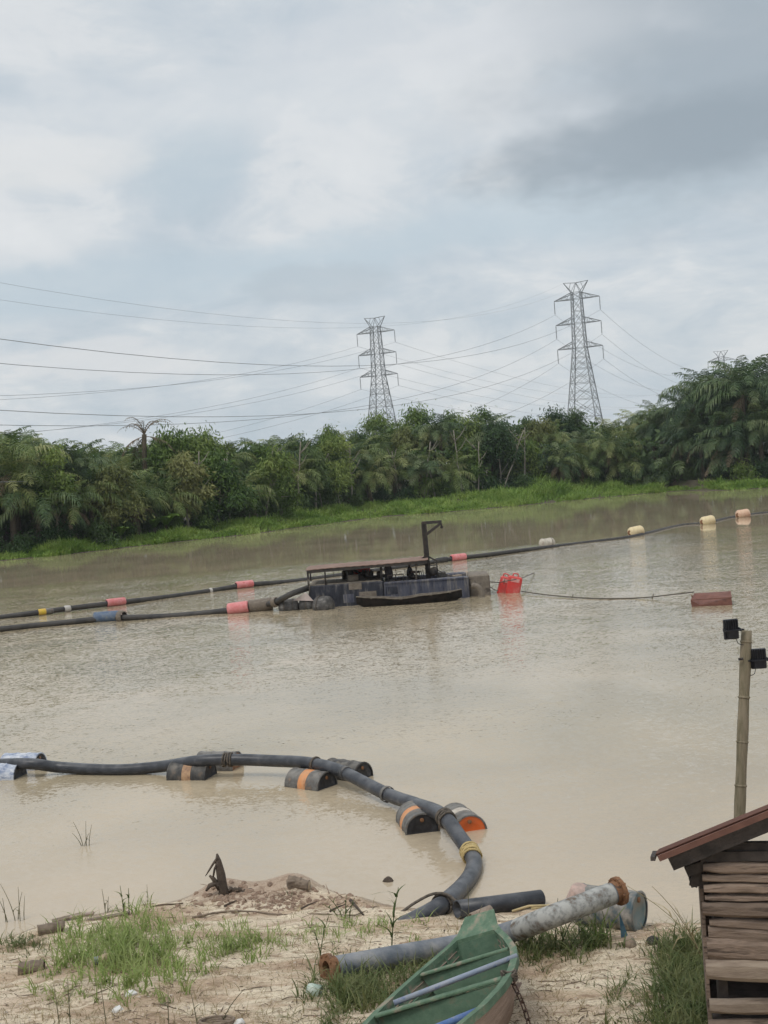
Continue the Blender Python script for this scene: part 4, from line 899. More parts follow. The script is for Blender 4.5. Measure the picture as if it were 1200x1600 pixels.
for k in range(n):
    a = xl + .05 + (xm - xl - .1) * k / n; b_ = xl + .05 + (xm - xl - .1) * (k + .94) / n; dbox('deck_plank', (a, .1, zl + .002), (b_, 2.8, zl + .035 + U(0, .008)), m_deck, 0)
for k in range(11):
    a = xm + .1 + (xr - xm - .2) * k / 11; b_ = xm + .1 + (xr - xm - .2) * (k + .95) / 11; dbox('deck_plank', (a, .44, .702), (b_, 2.38, .73 + U(0, .008)), m_deck, 0)
for (px, py, w_, h_, m_) in ((520, 928, .75, .5, m_hull), (555, 916, .6, .3, m_mudhull), (575, 930, .8, .36, m_mudhull), (612, 922, .55, .34, m_hull), (545, 935, .5, .4, m_hullr)):
    c = D(px, py); dbox('plate_patch', (c.x - w_ / 2, -.018 if px < 600 else -.14, c.z - h_ / 2), (c.x + w_ / 2, .0 if px < 600 else -.118, c.z + h_ / 2), m_, 0)
# canopy
ca, cb = D(477, 891, -.1), D(669, 874.5, -.1); CDp = 3.1
mb = MB(); rg = []
for k in range(61):
    t_ = k / 60; p_ = ca.lerp(cb, t_); z_ = .008 * math.cos(t_ * 60 * math.pi / 2.0) + .012 * math.sin(t_ * 7); rg.append([Vector((p_.x, p_.y, p_.z + z_)), Vector((p_.x, p_.y + CDp * .5, p_.z + z_ + .04)), Vector((p_.x, p_.y + CDp, p_.z + z_ - .02)), Vector((p_.x, p_.y + CDp, p_.z + z_ - .045)), Vector((p_.x, p_.y, p_.z + z_ - .025))])
mb.loft(rg, True, False, True); mb.build('canopy', m_roofb, dr, local=True)
for yy_ in (.0, 1.5, 2.9): mb = MB(); mb.bar(ca + Vector((.05, yy_ + .06, -.10)), cb + Vector((-.05, yy_ + .06, -.10)), .07, .13); mb.build('canopy_beam', m_dkmetal, dr, local=True)
for k in range(7): p_ = ca.lerp(cb, (k + .3) / 7); mb = MB(); mb.bar(p_ + Vector((0, .05, -.05)), p_ + Vector((0, CDp - .05, -.05)), .05, .05); mb.build('canopy_batten', m_dkmetal, dr, local=True)
for (px, off, r_) in ((481, .0, .045), (508, .0, .035), (596, .1, .06), (650, .1, .04), (485, 2.8, .04), (560, 2.8, .04), (640, 2.8, .04)):
    x_ = D(px, 900, off).x; zt = ca.lerp(cb, min(1, max(0, (x_ - ca.x) / (cb.x - ca.x)))).z - .06; zb = zl if x_ < xm else zr; mb = MB(); mb.tube([(x_, off + .05, zb), (x_ + (.05 if px == 650 else 0), off + .05, zt)], r_, 8); mb.build('canopy_post', m_mudhull if px == 650 else m_dkmetal, dr, local=True)
# crane mast
ma, mt = D(670, 906, .9), D(662, 816, .9); mb = MB(); mdir = (mt - ma).normalized()
mast = None
for s in (-1, 1): mb.bar(ma + Vector((s * .095, 0, -.2)), mt + Vector((s * .09, 0, 0)), .16, .06, up=(1, 0, 0))
mb.bar(ma + Vector((0, .02, -.2)), mt + Vector((0, .02, 0)), .13, .10, up=(0, 1, 0)); mast = mb.build('crane_mast', m_dkmetal, dr, local=True)
at_ = D(690, 815, .9); mb = MB(); mb.bar(mt + Vector((-.1, 0, -.03)), at_, .14, .14); mb.build('jib', m_dkmetal, mast, local=True)
b0 = D(665, 836, .9); mb = MB(); mb.bar(b0, at_ + Vector((-.02, 0, -.05)), .13, .13); mb.build('jib_brace', m_dkmetal, mast, local=True)
for s in (-1, 1): mb = MB(); k0_ = D(666, 868, .9); mb.bar(k0_, k0_ + Vector((s * .42, 0, -.26)), .08, .08); mb.build('mast_strut', m_dkmetal, mast, local=True)
mb = MB(); mb.tube([at_ + Vector((-.03, 0, -.05)), at_ + Vector((-.02, 0, -.22))], .03, 6); mb.lathe([(.001, -.03), (.07, -.03), (.07, .03), (.001, .03)], axisM(at_ + Vector((-.02, 0, -.26)), (0, 1, 0)), 12); mb.build('pulley', m_dkmetal, mast, local=True)
wa = D(677, 893, .75); mb = MB(); mb.lathe([(.001, -.3), (.2, -.3), (.2, -.27), (.1, -.27), (.1, .27), (.2, .27), (.2, .3), (.001, .3)], axisM(wa, (.2, 1, 0)), 14)
for s in (-1, 1): mb.bar(wa + Vector((s * .22, s * .0, -.45)), wa + Vector((s * .18, 0, .55)), .06)
mb.bar(wa + Vector((-.22, 0, .3)), wa + Vector((.2, 0, .3)), .05); mb.build('winch', m_dkmetal, dr, local=True)
mb = MB(); lv = D(657, 895, .6)
for k in range(3): mb.tube([lv + Vector((k * .09, 0, -.45)), lv + Vector((k * .09 - .06, 0, .12))], .016, 6)
mb.build('control_lever', m_dkmetal, dr, local=True)
# engine and pump under the canopy
ec = D(577, 909, 1.3); en = MB(); en.box(ec + Vector((0, 0, .0)), (1.25, .6, .55), None, .06); en.box(ec + Vector((-.15, 0, .38)), (.7, .4, .24), None, .04); en.box(ec + Vector((.5, 0, .32)), (.25, .45, .3), None, .05)
en.lathe([(.001, -.08), (.3, -.08), (.34, -.05), (.34, .05), (.3, .08), (.001, .08)], axisM(ec + Vector((-.45, -.38, .05)), (0, 1, 0)), 18)
en.lathe([(.001, -.1), (.2, -.1), (.24, 0), (.2, .1), (.001, .1)], axisM(ec + Vector((.42, -.36, -.02)), (0, 1, 0)), 16)
for k in range(4): en.tube([ec + Vector((-.4 + .2 * k, -.2, .3)), ec + Vector((-.38 + .2 * k, -.28, .45)), ec + Vector((-.2 + .1 * k, -.2, .6))], .035, 6)
en.tube([ec + Vector((-.5, 0, .5)), ec + Vector((-.75, .1, .62)), ec + Vector((-1.0, .1, .6))], .06, 8)
en.tube(spline([ec + Vector((.3, -.35, .1)), ec + Vector((.6, -.4, .28)), ec + Vector((.85, -.4, .2)), ec + Vector((1.1, -.4, -.2))], 5), .08, 8)
en.build('engine', m_dkmetal, dr, local=True)
ft = D(563, 890, 1.9); mb = MB(); mb.box(ft, (.95, .5, .42), None, .09); mb.build('fuel_tank', m_redp, dr, local=True)
mb = MB(); mb.box(ft + Vector((0, 0, -.45)), (1.05, .45, .5)); mb.build('tank_stand', m_dkmetal, dr, local=True)
# clutter: hoses, rail, coiled rope, jerrycans, tool box
for (pa, pb_) in (((606, 899), (630, 897)),):
    a, b_ = D(*pa, .12), D(*pb_, .12); mb = MB(); mb.tube([a, b_], .022, 6); mb.tube([a + Vector((0, 0, -.28)), b_ + Vector((0, 0, -.28))], .018, 6)
    for q in (0, .5, 1): c = a.lerp(b_, q); mb.tube([Vector((c.x, c.y, (zl if c.x < xm else zr))), c], .022, 6)
    mb.build('hand_rail', m_dkmetal, dr, local=True)
for k, (px, off) in enumerate(((540, 2.2), (552, .7), (548, 1.4), (690, 2.2), (715, 1.3))):
    c = D(px, 910, off); base_z = (zl + .04 if c.x < xm else WZ); mb = MB(); hgt = (.42, .3, .5, .38, .25)[k]; wd_ = (.3, .5, .28, .42, .5)[k]
    mb.box((c.x, off, base_z + hgt / 2), (wd_, .3, hgt), Matrix.Rotation(.2 * k, 3, 'Z'), .04); mb.build('deck_box', (m_dkmetal, m_mudhull, m_dkmetal, m_black, m_canvas2)[k], dr, local=True)
for k, (px, off) in enumerate(((688, .75), (715, 1.0))):
    c = D(px, 905, off); mb = MB()
    for j in range(4): mb.tube([Vector((c.x + (.26 - .01 * j) * math.cos(t_ * .3307), off + (.22 - .01 * j) * math.sin(t_ * .3307), WZ + .03 + .045 * j)) for t_ in range(20)], .028, 6, False)
    mb.build('rope_coil', m_deck, dr, local=True)
for px in (520, 535, 575, 618, 632): mb = MB(); c = D(px, 889, .15); mb.tube([c, c + Vector((.02, 0, -.25)), c + Vector((-.02, 0, -.25 - .15 * rnd()))], .014, 5); mb.build('hanging_rope', m_drope, dr, local=True)
# bent suction pipe by the bow float and boarding plate at the stern
mb = MB(); mb.tube(spline([D(737, 915, -.25), D(746, 917, -.3), D(752, 926, -.3), D(753, 938, -.3)], 6), .14, 12); mb.build('suction_pipe', m_mudhull, dr, local=True)
mb = MB(); a = D(458, 938, -.3); b_ = D(478, 926, -.25); c = D(490, 939, -.25); t3 = Vector((0, .04, 0)); mb.add([a, b_, c, a + t3, b_ + t3, c + t3], [(0, 2, 1), (3, 4, 5), (0, 1, 4, 3), (1, 2, 5, 4), (2, 0, 3, 5)]); mb.build('stern_plate', mat('pinkish_white_plate', (.62, .52, .49), (.5, .43, .4), scale=3, rough=.7), dr, local=True)
mb = MB(); mb.tube([D(482, 905, -.05), D(484, 918, -.05), D(482, 938, -.06)], .03, 6); mb.build('hanging_rope', m_drope, dr, local=True)
# garment and small items hanging under the canopy
g0 = DW(D(605, 881, .3)); o = root('hanging_garment', g0, 'dark garment hanging from the dredger canopy', 'garment', None, ang); mb = MB(); rg = []
for k in range(9):
    t_ = k / 8; w_ = .13 + .06 * math.sin(t_ * 3) - .07 * max(0, t_ - .7); rg.append([Vector((math.cos(a_) * w_ + .08 * t_, math.sin(a_) * .05 + .015 * math.sin(a_ * 3), -.72 * t_)) for a_ in [j * .5236 for j in range(12)]])
mb.loft(rg, True, True, True); mb.build('cloth', mat('dark_cloth', (.022, .02, .025), (.04, .036, .04), scale=8, rough=.95), o, local=True)
# man at the levers
m_skin = mat('dark_skin', (.045, .028, .02), (.06, .038, .028), scale=10, rough=.5)
m_shirt = mat('black_shirt', (.016, .016, .020), (.03, .03, .035), scale=9, rough=.9)
def skinned(name, joints, edges, m_, parent=None, sub=2):
    me = bpy.data.meshes.new(name); me.from_pydata([j[0] for j in joints], edges, []); me.materials.append(m_); ob = bpy.data.objects.new(name, me); col.objects.link(ob); ob.parent = parent
    ob.modifiers.new('skin', 'SKIN'); me.skin_vertices or None
    lay = me.skin_vertices[0].data if len(me.skin_vertices) else None
    if lay is None:
        bpy.context.view_layer.update()
    for v, j in zip(me.skin_vertices[0].data, joints): v.radius = j[1] if isinstance(j[1], tuple) else (j[1], j[1]); v.use_root = False
    me.skin_vertices[0].data[0].use_root = True
    sm = ob.modifiers.new('sub', 'SUBSURF'); sm.levels = sub; sm.render_levels = sub
    for md in ob.modifiers:
        if md.type == 'SKIN': md.use_smooth_shade = True
    return ob
hip = D(641, 905, .75); hip.z = WZ + .345
def b(x, z, y=0): return (hip.x + x, hip.y + y, hip.z + z)
J = [(b(0, 0), (.13, .16)), (b(-.03, .2), (.12, .15)), (b(-.02, .40), (.11, .17)), (b(.0, .47), .07), (b(.02, .55), .055), (b(.03, .63), (.085, .078)), (b(.035, .72), (.088, .078)), (b(.045, .79), .055),
     (b(.0, .43, -.17), .065), (b(.14, .22, -.21), .05), (b(.37, .20, -.16), .036), (b(.45, .21, -.14), .03),
     (b(.0, .43, .17), .065), (b(.14, .22, .21), .05), (b(.37, .22, .16), .036), (b(.45, .23, .14), .03),
     (b(.04, 0, -.1), .09), (b(.40, .03, -.13), .07), (b(.42, -.30, -.13), .05), (b(.54, -.33, -.13), .035),
     (b(.04, 0, .1), .09), (b(.40, .03, .13), .07), (b(.42, -.30, .13), .05), (b(.54, -.33, .13), .035), (b(.135, .645), .014), (b(.03, .65, -.092), .014), (b(.03, .65, .092), .014)]
E = [(0, 1), (1, 2), (2, 3), (3, 4), (4, 5), (5, 6), (6, 7), (2, 8), (8, 9), (9, 10), (10, 11), (2, 12), (12, 13), (13, 14), (14, 15), (0, 16), (16, 17), (17, 18), (18, 19), (0, 20), (20, 21), (21, 22), (22, 23), (5, 24), (5, 25), (5, 26)]
for s, wr in ((-1, 11), (1, 15)):                                # fingers closed on the lever
    wx = Vector(J[wr][0])
    for k in range(4):
        i0 = len(J); o_ = Vector((.03, s * (.018 * k - .027), .012)); J.append((tuple(wx + o_), .010)); J.append((tuple(wx + o_ + Vector((.035, 0, -.012))), .009)); J.append((tuple(wx + o_ + Vector((.025, 0, -.04))), .008)); E += [(wr, i0), (i0, i0 + 1), (i0 + 1, i0 + 2)]
    i0 = len(J); J.append((tuple(wx + Vector((.0, -s * .035, .0))), .010)); J.append((tuple(wx + Vector((.035, -s * .035, -.015))), .009)); E += [(wr, i0), (i0, i0 + 1)]
man = skinned('person', J, E, m_skin, None, 1); man.location = D0; man.rotation_euler.z = ang
tag(man, 'person in dark clothes seated at the levers of the dredger beside the mast', 'person')
TS = [(b(0, -.02), (.15, .175)), (b(-.03, .2), (.14, .17)), (b(-.02, .40), (.125, .185)), (b(0, .46), .08), (b(.0, .43, -.17), .08), (b(.10, .28, -.2), .068), (b(.0, .43, .17), .08), (b(.10, .28, .2), .068)]
skinned('shirt', TS, [(0, 1), (1, 2), (2, 3), (2, 4), (4, 5), (2, 6), (6, 7)], m_shirt, man, 1)
LS = [(b(0, -.01), (.15, .185)), (b(.04, 0, -.1), .105), (b(.40, .03, -.13), .085), (b(.42, -.24, -.13), .07), (b(.04, 0, .1), .105), (b(.40, .03, .13), .085), (b(.42, -.24, .13), .07)]
skinned('trousers', LS, [(0, 1), (1, 2), (2, 3), (0, 4), (4, 5), (5, 6)], m_dkmetal, man, 1)
HS = [(b(.005, .68), (.085, .082)), (b(.02, .745), (.088, .083)), (b(.035, .79), .06)]
skinned('hair', HS, [(0, 1), (1, 2)], m_shirt, man, 1)
sb = DW(Vector((hip.x - .02, hip.y, WZ))); o = root('stool', sb, 'low dark stool under the seated person on the dredger', 'stool', None, ang); hh = hip.z - .13 - WZ
mb = MB(); mb.box((0, 0, hh - .02), (.36, .36, .04), None, .01); mb.build('seat', m_dkmetal, o, local=True)
for sx in (-1, 1):
    for sy in (-1, 1): mb = MB(); mb.bar((sx * .14, sy * .14, 0), (sx * .13, sy * .13, hh - .04), .035); mb.build('leg', m_dkmetal, o, local=True)
# dark canoe moored alongside
c0, c1 = D(557, 941, -.95), D(723, 943, -.95); CL = c1.x - c0.x; co = root('moored_canoe', DW(Vector(((c0.x + c1.x) / 2, -.95, 0))), 'long black wooden canoe moored along the near side of the dredger', 'canoe', None, ang)
m_cano = mat('tarred_wood', (.012, .011, .010), (.024, .02, .018), scale=3, rough=.9, spec=.15); m_canoin = mat('muddy_wood', (.20, .175, .14), (.13, .11, .09), scale=4, rough=.9, bump=.4)
def csec(t_, o_=0):
    x_ = (t_ - .5) * CL; e = abs(2 * t_ - 1); w_ = max(.06, .42 * (1 - e ** 3.0)) - o_ * .6; zt = .37 + .12 * e ** 3 - (.08 if .25 < t_ < .6 else .0) * math.sin((t_ - .25) / .35 * math.pi); zb = -.14 + .3 * e ** 5 + o_
    return [Vector((x_, -w_, zt)), Vector((x_, -w_ * .85, zb + .08)), Vector((x_, -w_ * .5, zb)), Vector((x_, w_ * .5, zb)), Vector((x_, w_ * .85, zb + .08)), Vector((x_, w_, zt))]
tt = np.linspace(0, 1, 34); mb = MB(); mb.loft([csec(q) for q in tt], False, True); mb.add(csec(0), [(0, 1, 2, 3, 4, 5)]); mb.add(csec(1), [(5, 4, 3, 2, 1, 0)]); mb.build('outer_hull', m_cano, co, local=True)
mb = MB(); mb.loft([csec(q, .05)[::-1] for q in np.linspace(.02, .98, 30)], False, True); mb.build('inner_hull', m_canoin, co, local=True)
for s in (0, 5):
    mb = MB(); mb.tube([csec(q)[s] for q in tt], .022, 6); mb.build('gunwale', m_canoin, co, local=True)
for q in (.15, .42, .7, .88): p_ = csec(q); mb = MB(); mb.bar(p_[0] + Vector((0, 0, -.03)), p_[5] + Vector((0, 0, -.03)), .16, .03); mb.build('thwart', m_canoin, co, local=True)

# ------------------------------------------------------------------ far floating pipelines
def pipeline(name, pts, r, label, m_, sleeves, n=6):
    q = spline([W(a, b_, z) for a, b_, z in pts], n); o = root(name, q[len(q) // 2], label, 'pipeline'); mb = MB(); mb.tube(q, r, 10); mb.build('pipe', m_, o)
    for (px, py, ln, rr, mm, nm) in sleeves:
        i = min(range(1, len(q) - 1), key=lambda i: abs(px_of(q[i])[0] - px)); f = (px - px_of(q[i])[0]); j = i + 1 if f > 0 else i - 1; den_ = (px_of(q[j])[0] - px_of(q[i])[0]); c = q[i].lerp(q[j], min(1, max(0, f / den_))) if den_ else q[i]
        d = (q[i + 1] - q[i - 1]).normalized(); mb = MB(); c = c + Vector((0, 0, max(0, .09 - c.z * .3) if rr > .2 else 0)); mb.lathe([(rr * .75, -ln / 2), (rr * .96, -ln / 2 + .03), (rr, -ln / 2 + .08), (rr, ln / 2 - .08), (rr * .96, ln / 2 - .03), (rr * .75, ln / 2)], axisM(c, d), 14); mb.build(nm, mm, o)
    return o
m_yel = mat('yellow_band', (.65, .45, .05), (.6, .4, .08), scale=5); m_wht = mat('white_wrap', (.55, .53, .5), (.42, .4, .37), scale=12, rough=.9, bump=.4)
m_bluef = mat('blue_float', (.07, .11, .19), (.12, .16, .22), (.2, .2, .2), scale=4, rough=.6); m_canvas = mat('canvas_wrap', (.22, .185, .15), (.15, .125, .10), (.3, .27, .24), scale=8, rough=.95, bump=.6)
m_dpipe = mat('dark_far_pipe', (.035, .034, .034), (.06, .056, .052), scale=2, rough=.6)
FP = [(-80, 977, .06), (0, 965, .07), (60, 957, .16), (130, 948, .17), (190, 941, .15), (260, 933, .07), (330, 923, .08), (385, 914, .16), (460, 908, .04), (560, 895, .05), (640, 884, .08), (700, 874, .15), (760, 867, .14), (840, 857, .08), (900, 850, .0), (985, 839, .03), (1060, 822, -.02), (1105, 817, .02), (1160, 806, -.01), (1280, 793, -.03)]
pipeline('far_pipeline', FP, .14, 'dark floating pipeline with faded red sleeves crossing the water behind the dredger', m_dpipe,
         [(66, 0, .42, .17, m_yel, 'band'), (105, 0, .35, .18, m_wht, 'rope_wrap'), (76, 0, .5, .16, m_grey, 'collar'), (181, 0, 1.1, .22, m_redfade, 'float_sleeve'), (382, 0, 1.1, .22, m_redfade, 'float_sleeve'), (329, 0, .2, .17, m_wht, 'rope_wrap'), (716, 0, 1.15, .24, m_redfade, 'float_sleeve'), (690, 0, 1.0, .20, m_dpipe, 'collar')])
MP = [(-80, 990, .1), (0, 983, .12), (60, 977, .1), (120, 971, .12), (170, 965, .16), (200, 965, .14), (260, 963, .05), (330, 957, .08), (373, 951, .2), (410, 946, .25), (432, 940, .45), (455, 928, .8), (484, 918, .95)]
pipeline('suction_pipeline', MP, .14, 'dark floating pipeline with a blue and a red float joining the dredger stern', m_dpipe,
         [(167, 0, 1.25, .27, m_bluef, 'float_sleeve'), (190, 0, .3, .30, m_canvas, 'rope_wrap'), (372, 0, 1.0, .29, m_redfade, 'float_sleeve'), (407, 0, 1.15, .32, m_canvas, 'float_sleeve'), (430, 0, .3, .24, m_canvas, 'rope_wrap')])
m_tarp = mat('dark_tarpaulin', (.055, .052, .05), (.10, .095, .09), (.2, .19, .175), scale=4, rough=.75, bump=.6)
def lump(name, px, py, L, r, dirv, m_, label, cat, group=None, cz=.08, seg=14, nz=.08, strap=None):
    c = W(px, py); c.z = cz; o = root(name, (c.x, c.y, 0), label, cat, group); mb = MB(); M = axisM(c, Vector(dirv).normalized()); rg = []; sd = px * .37
    for k in range(11):
        t_ = k / 10; e = min(1, (1 - abs(2 * t_ - 1)) * 3.2) ** .5; rr = max(.02, r * (.12 + .88 * e)); rg.append([M @ Vector((rr * math.cos(a_) * (1 + nz * noise.noise(Vector((math.cos(a_) * 1.5, math.sin(a_) * 1.5 + sd, t_ * 3)))), rr * math.sin(a_) * (1 + nz * noise.noise(Vector((math.cos(a_) * 1.5 + 7, math.sin(a_) * 1.5 + sd, t_ * 3)))), (t_ - .5) * L)) for a_ in [j * 2 * math.pi / seg for j in range(seg)]])
    mb.loft(rg, True, True, True); mb.build('body', m_, o)
    if strap:
        for t_ in strap: mb = MB(); mb.tube([M @ Vector(((r + .012) * math.cos(a_), (r + .012) * math.sin(a_), (t_ - .5) * L)) for a_ in [j * .3307 for j in range(20)]], .02, 5, False); mb.build('strap', m_drope, o)
    return o
DXn = tuple(DX)
lump('tarpaulin_float', 452, 953, 1.0, .40, DXn, m_tarp, 'dark tarpaulin-wrapped float farthest left by the dredger stern', 'float', 'wrapped floats by the dredger stern', .12, strap=(.3, .7))
lump('tarpaulin_float', 479, 951, .75, .40, DXn, m_tarp, 'dark tarpaulin-wrapped float, middle one by the dredger stern', 'float', 'wrapped floats by the dredger stern', .12, strap=(.5,))
lump('tarpaulin_float', 506, 952, .95, .46, (DX.x, DX.y - .5, 0), m_tarp, 'largest tarpaulin-wrapped float, against the dredger hull', 'float', 'wrapped floats by the dredger stern', .16, strap=(.35,))
m_cream = mat('cream_plastic', (.72, .60, .36), (.62, .50, .30), (.5, .36, .2), scale=2.5, rough=.5, stops=(.4, .58, .72)); m_white = mat('dirty_white_sack', (.58, .54, .46), (.46, .42, .35), (.35, .3, .25), scale=4, rough=.8, bump=.4); m_pinkc = mat('pinkish_plastic', (.66, .46, .32), (.6, .38, .26), (.45, .22, .15), scale=2.5, rough=.5)
lump('sack_float', 855, 853, 1.25, .36, (1, .25, .0), m_white, 'dirty white sack float nearest the dredger on the far pipeline', 'float', None, .2, nz=.2, strap=(.75,))
for (px, py, m_, lab, dv) in ((994, 836, m_cream, 'cream plastic drum float, left of the two further ones', (1, .35, .1)), (1106, 819, m_cream, 'yellow cream drum float between two other pale floats', (1, .2, .12)), (1161, 808, m_pinkc, 'pinkish drum float farthest right on the far pipeline', (1, .2, .1))):
    o = lump('plastic_float', px, py, 1.35, .44, dv, m_, lab, 'float', 'pale plastic drum floats', .24, nz=.04)
    c = W(px, py); c.z = .2; M = axisM(c + Vector((-.5, -.28, .02)), (-.6, -.8, 0)); mb = MB(); mb.lathe([(.2, -.14), (.2, .06), (.15, .08), (.001, .08)], M, 12); mb.build('cap', m_rust, o)
# two red cans floating by the bow, rusty box float, ropes
m_redlab = mat('pale_label', (.66, .45, .42), (.7, .3, .28), scale=6)
for (px, py, w_, lean, lab) in ((784, 926, .44, .33, 'narrow red plastic can tilted in the water, left of its wider mate'), (801, 926, .66, .25, 'wide red plastic can tilted in the water right of the dredger bow')):
    c = W(px, py); o = root('red_can', c, lab, 'can', 'red cans afloat by the dredger bow', ang); Mt = Matrix.Rotation(lean, 3, 'Y'); mb = MB(); mb.box(Mt @ Vector((0, .1 if w_ < .5 else 0, .28)), (w_, .45, 1.0), Mt, .07); mb.build('body', m_redp, o, local=True)
    mb = MB(); mb.box(Mt @ Vector((0, (.1 if w_ < .5 else 0) - .232, .6)), (w_ * .6, .012, .16), Mt); mb.build('label_patch', m_redlab, o, local=True)
    mb = MB(); k_ = .1 if w_ < .5 else 0; mb.tube(spline([Mt @ Vector((-.12, k_, .77)), Mt @ Vector((-.1, k_, .9)), Mt @ Vector((.1, k_, .9)), Mt @ Vector((.12, k_, .77))], 5), .03, 6); mb.build('handle', m_redp, o, local=True)
m_rbox = mat('rusty_brown_box', (.15, .065, .05), (.20, .09, .068), (.11, .055, .045), scale=2.5, rough=.8, bump=.3)
bx = W(1114, 944); o = root('box_float', bx, 'rusty brown steel box float alone on the right of the open water', 'float', None, R(-16)); mb = MB()
hh = .46; vs = [(-.75, -.55, -.3), (.72, -.55, -.3), (.72, .7, -.3), (-.75, .7, -.3), (-.82, -.55, .25), (.72, -.55, .28), (.66, .75, .40), (-.72, .75, .38), (-.45, -.57, .05), (.74, -.57, .08)]
mb.add(vs, [(0, 3, 2, 1), (4, 8, 9, 5, 6, 7), (0, 1, 9, 8), (0, 8, 4), (1, 2, 6, 5, 9), (2, 3, 7, 6), (3, 0, 4, 7)]); mb.build('tank', m_rbox, o, local=True)
mb = MB(); mb.bar((-.8, -.56, .26), (.7, -.56, .29), .04, .04); mb.bar((.72, -.54, .29), (.66, .74, .41), .04, .04); mb.build('edge_weld', m_rbox, o, local=True)
mb = MB(); mb.tube([(-.78, 0, .30), (-.8, .05, .40), (-.76, .1, .32)], .02, 5); mb.build('lug', m_rust, o, local=True)
def rope(pts, r, label, sub=6, knots=()):
    q = spline(pts, sub); o = root('mooring_rope', q[0], label, 'rope'); mb = MB(); mb.tube(q, r, 6); mb.build('line', m_drope, o)
    for k in knots: mb = MB(); c = q[int(k * (len(q) - 1))]; mb.tube([c + Vector((0, 0, -.12)), c + Vector((.02, 0, 0)), c + Vector((.08, 0, .14))], .02, 5); mb.build('knot', m_drope, o)
rope([W(815, 924, .1), W(860, 930, .06), W(930, 935, .03), W(1000, 934, .04), W(1050, 929, .2), W(1084, 925, .36)], .025, 'thin rope from the red cans to the rusty box float', 6, (.3, .68))
rope([DW(D(678, 888, .8)), DW(D(705, 900, .6)), DW(D(740, 905, .4)), W(775, 910, .45), W(790, 908, .8), W(815, 903, .5), W(835, 895, .05)], .022, 'thin rope from the dredger mast past the red cans to the water', 6, (.66,))
rope([DW(D(766, 917, .6)), W(772, 921, .25), W(778, 923, .3)], .022, 'short rope between the dredger bow and the red cans')

# ------------------------------------------------------------------ shore plants
m_gr = leafmat('shore_grass_green', (.10, .155, .035), (.17, .26, .06), (.30, .36, .13), 3.0, .3)
m_grd = leafmat('shore_grass_dark', (.055, .085, .03), (.095, .135, .045), (.20, .21, .09), 3.5, .3)
m_dry = leafmat('dry_grass', (.20, .16, .08), (.32, .26, .14), (.44, .37, .23), 2.0, .15)
def patch(name, m_, cl, label, cat='grass'):
    mb = MB()
    for (cx, cy, rx, ry, n, h0, h1, wd, bend) in cl:
        tufts = [(cx + rx * .55 * random.gauss(0, 1), cy + ry * .55 * random.gauss(0, 1), U(.45, 1.25)) for _ in range(max(5, n // 11))]
        for k in range(int(n * (.7 if name == 'bright_grass' else .75))):
            tx, ty, hs = random.choice(tufts)
            p = Gf(tx + random.gauss(0, 5), min(1690, ty + random.gauss(0, 2.5)))
            if p.z < .03: continue
            a_ = U(0, 6.283); mb.blade((p.x, p.y, p.z - .02), (math.cos(a_), math.sin(a_)), U(h0 * .7, h1 * 1.05) * hs, wd * U(.8, 1.7), U(.25, 1.5) * bend, 3)
    return mb.build(name, m_, label=label, cat=cat, kind='stuff')
random.seed(77)
patch('bright_grass', m_gr, [(185, 1505, 105, 52, 3000, .14, .36, .014, .8), (240, 1470, 60, 35, 500, .15, .4, .012, .8), (150, 1470, 55, 25, 500, .15, .4, .013, .8), (370, 1482, 60, 20, 750, .12, .28, .012, .9), (450, 1462, 160, 16, 420, .1, .25, .011, .9), (590, 1448, 55, 12, 260, .1, .22, .011, .9), (110, 1556, 50, 10, 260, .06, .16, .011, .9)], 'bright green grass tufts on the sand left of the canoe')
patch('dark_grass', m_grd, [(560, 1556, 62, 34, 1500, .16, .38, .013, .9), (650, 1525, 80, 20, 700, .12, .3, .012, .9), (700, 1510, 90, 16, 420, .1, .22, .012, .9), (850, 1484, 60, 24, 1000, .12, .32, .013, .9), (930, 1478, 35, 14, 400, .2, .42, .012, .9), (1080, 1555, 52, 62, 4200, .18, .42, .013, .9), (1085, 1500, 45, 25, 1200, .2, .4, .013, .9), (1100, 1620, 110, 40, 1600, .2, .4, .013, .9), (30, 1478, 45, 12, 420, .08, .22, .011, .9), (975, 1560, 60, 40, 350, .08, .22, .010, 1.0), (515, 1590, 60, 20, 260, .08, .2, .011, 1.0)], 'dark green grass by the canoe, the pipes and the plank hut')
mb = MB()
for k in range(9000):
    px, py = U(-20, 1215), U(1412, 1660); p = Gf(px, py)
    if p.z < .06: continue
    if N2(p.x, p.y, 1.1, 8) < -.05 and rnd() < .75: continue
    a_ = U(0, 6.283); mb.blade((p.x, p.y, p.z - .012), (math.cos(a_), math.sin(a_)), U(.05, .2), U(.005, .01), U(.5, 2.2), 3)
mb.build('dry_grass', m_dry, label='short dry straw coloured grass scattered over the sand', cat='grass', kind='stuff')
m_twig = mat('dark_twig', (.09, .065, .045), (.15, .11, .08), scale=8, rough=.95)
mb = MB()
for k in range(2600):
    px, py = U(-20, 1215), U(1410, 1640); p = Gf(px, py)
    if p.z < .05 or (N2(p.x, p.y, 1.6, 4) < .02 and rnd() < .8): continue
    a_ = U(0, 6.283); l_ = .02 + .22 * rnd() ** 2.2 * (1.4 if rnd() < .1 else 1); q = Vector((p.x + math.cos(a_) * l_, p.y + math.sin(a_) * l_, 0)); q.z = height(q.x, q.y, False) + .012; m_ = p.lerp(q, .5) + Vector((0, 0, U(.0, .02))); r_ = U(.0015, .0055); mb.tube([p + Vector((0, 0, .008)), m_, q], [r_, r_, r_ * .5], 4, False)
mb.build('twig_litter', m_twig, label='dark twigs and root bits littering the sand', cat='twigs', kind='stuff')
m_peb = mat('pale_pebble', (.55, .48, .40), (.42, .35, .28), scale=8, rough=.9); mb = MB()
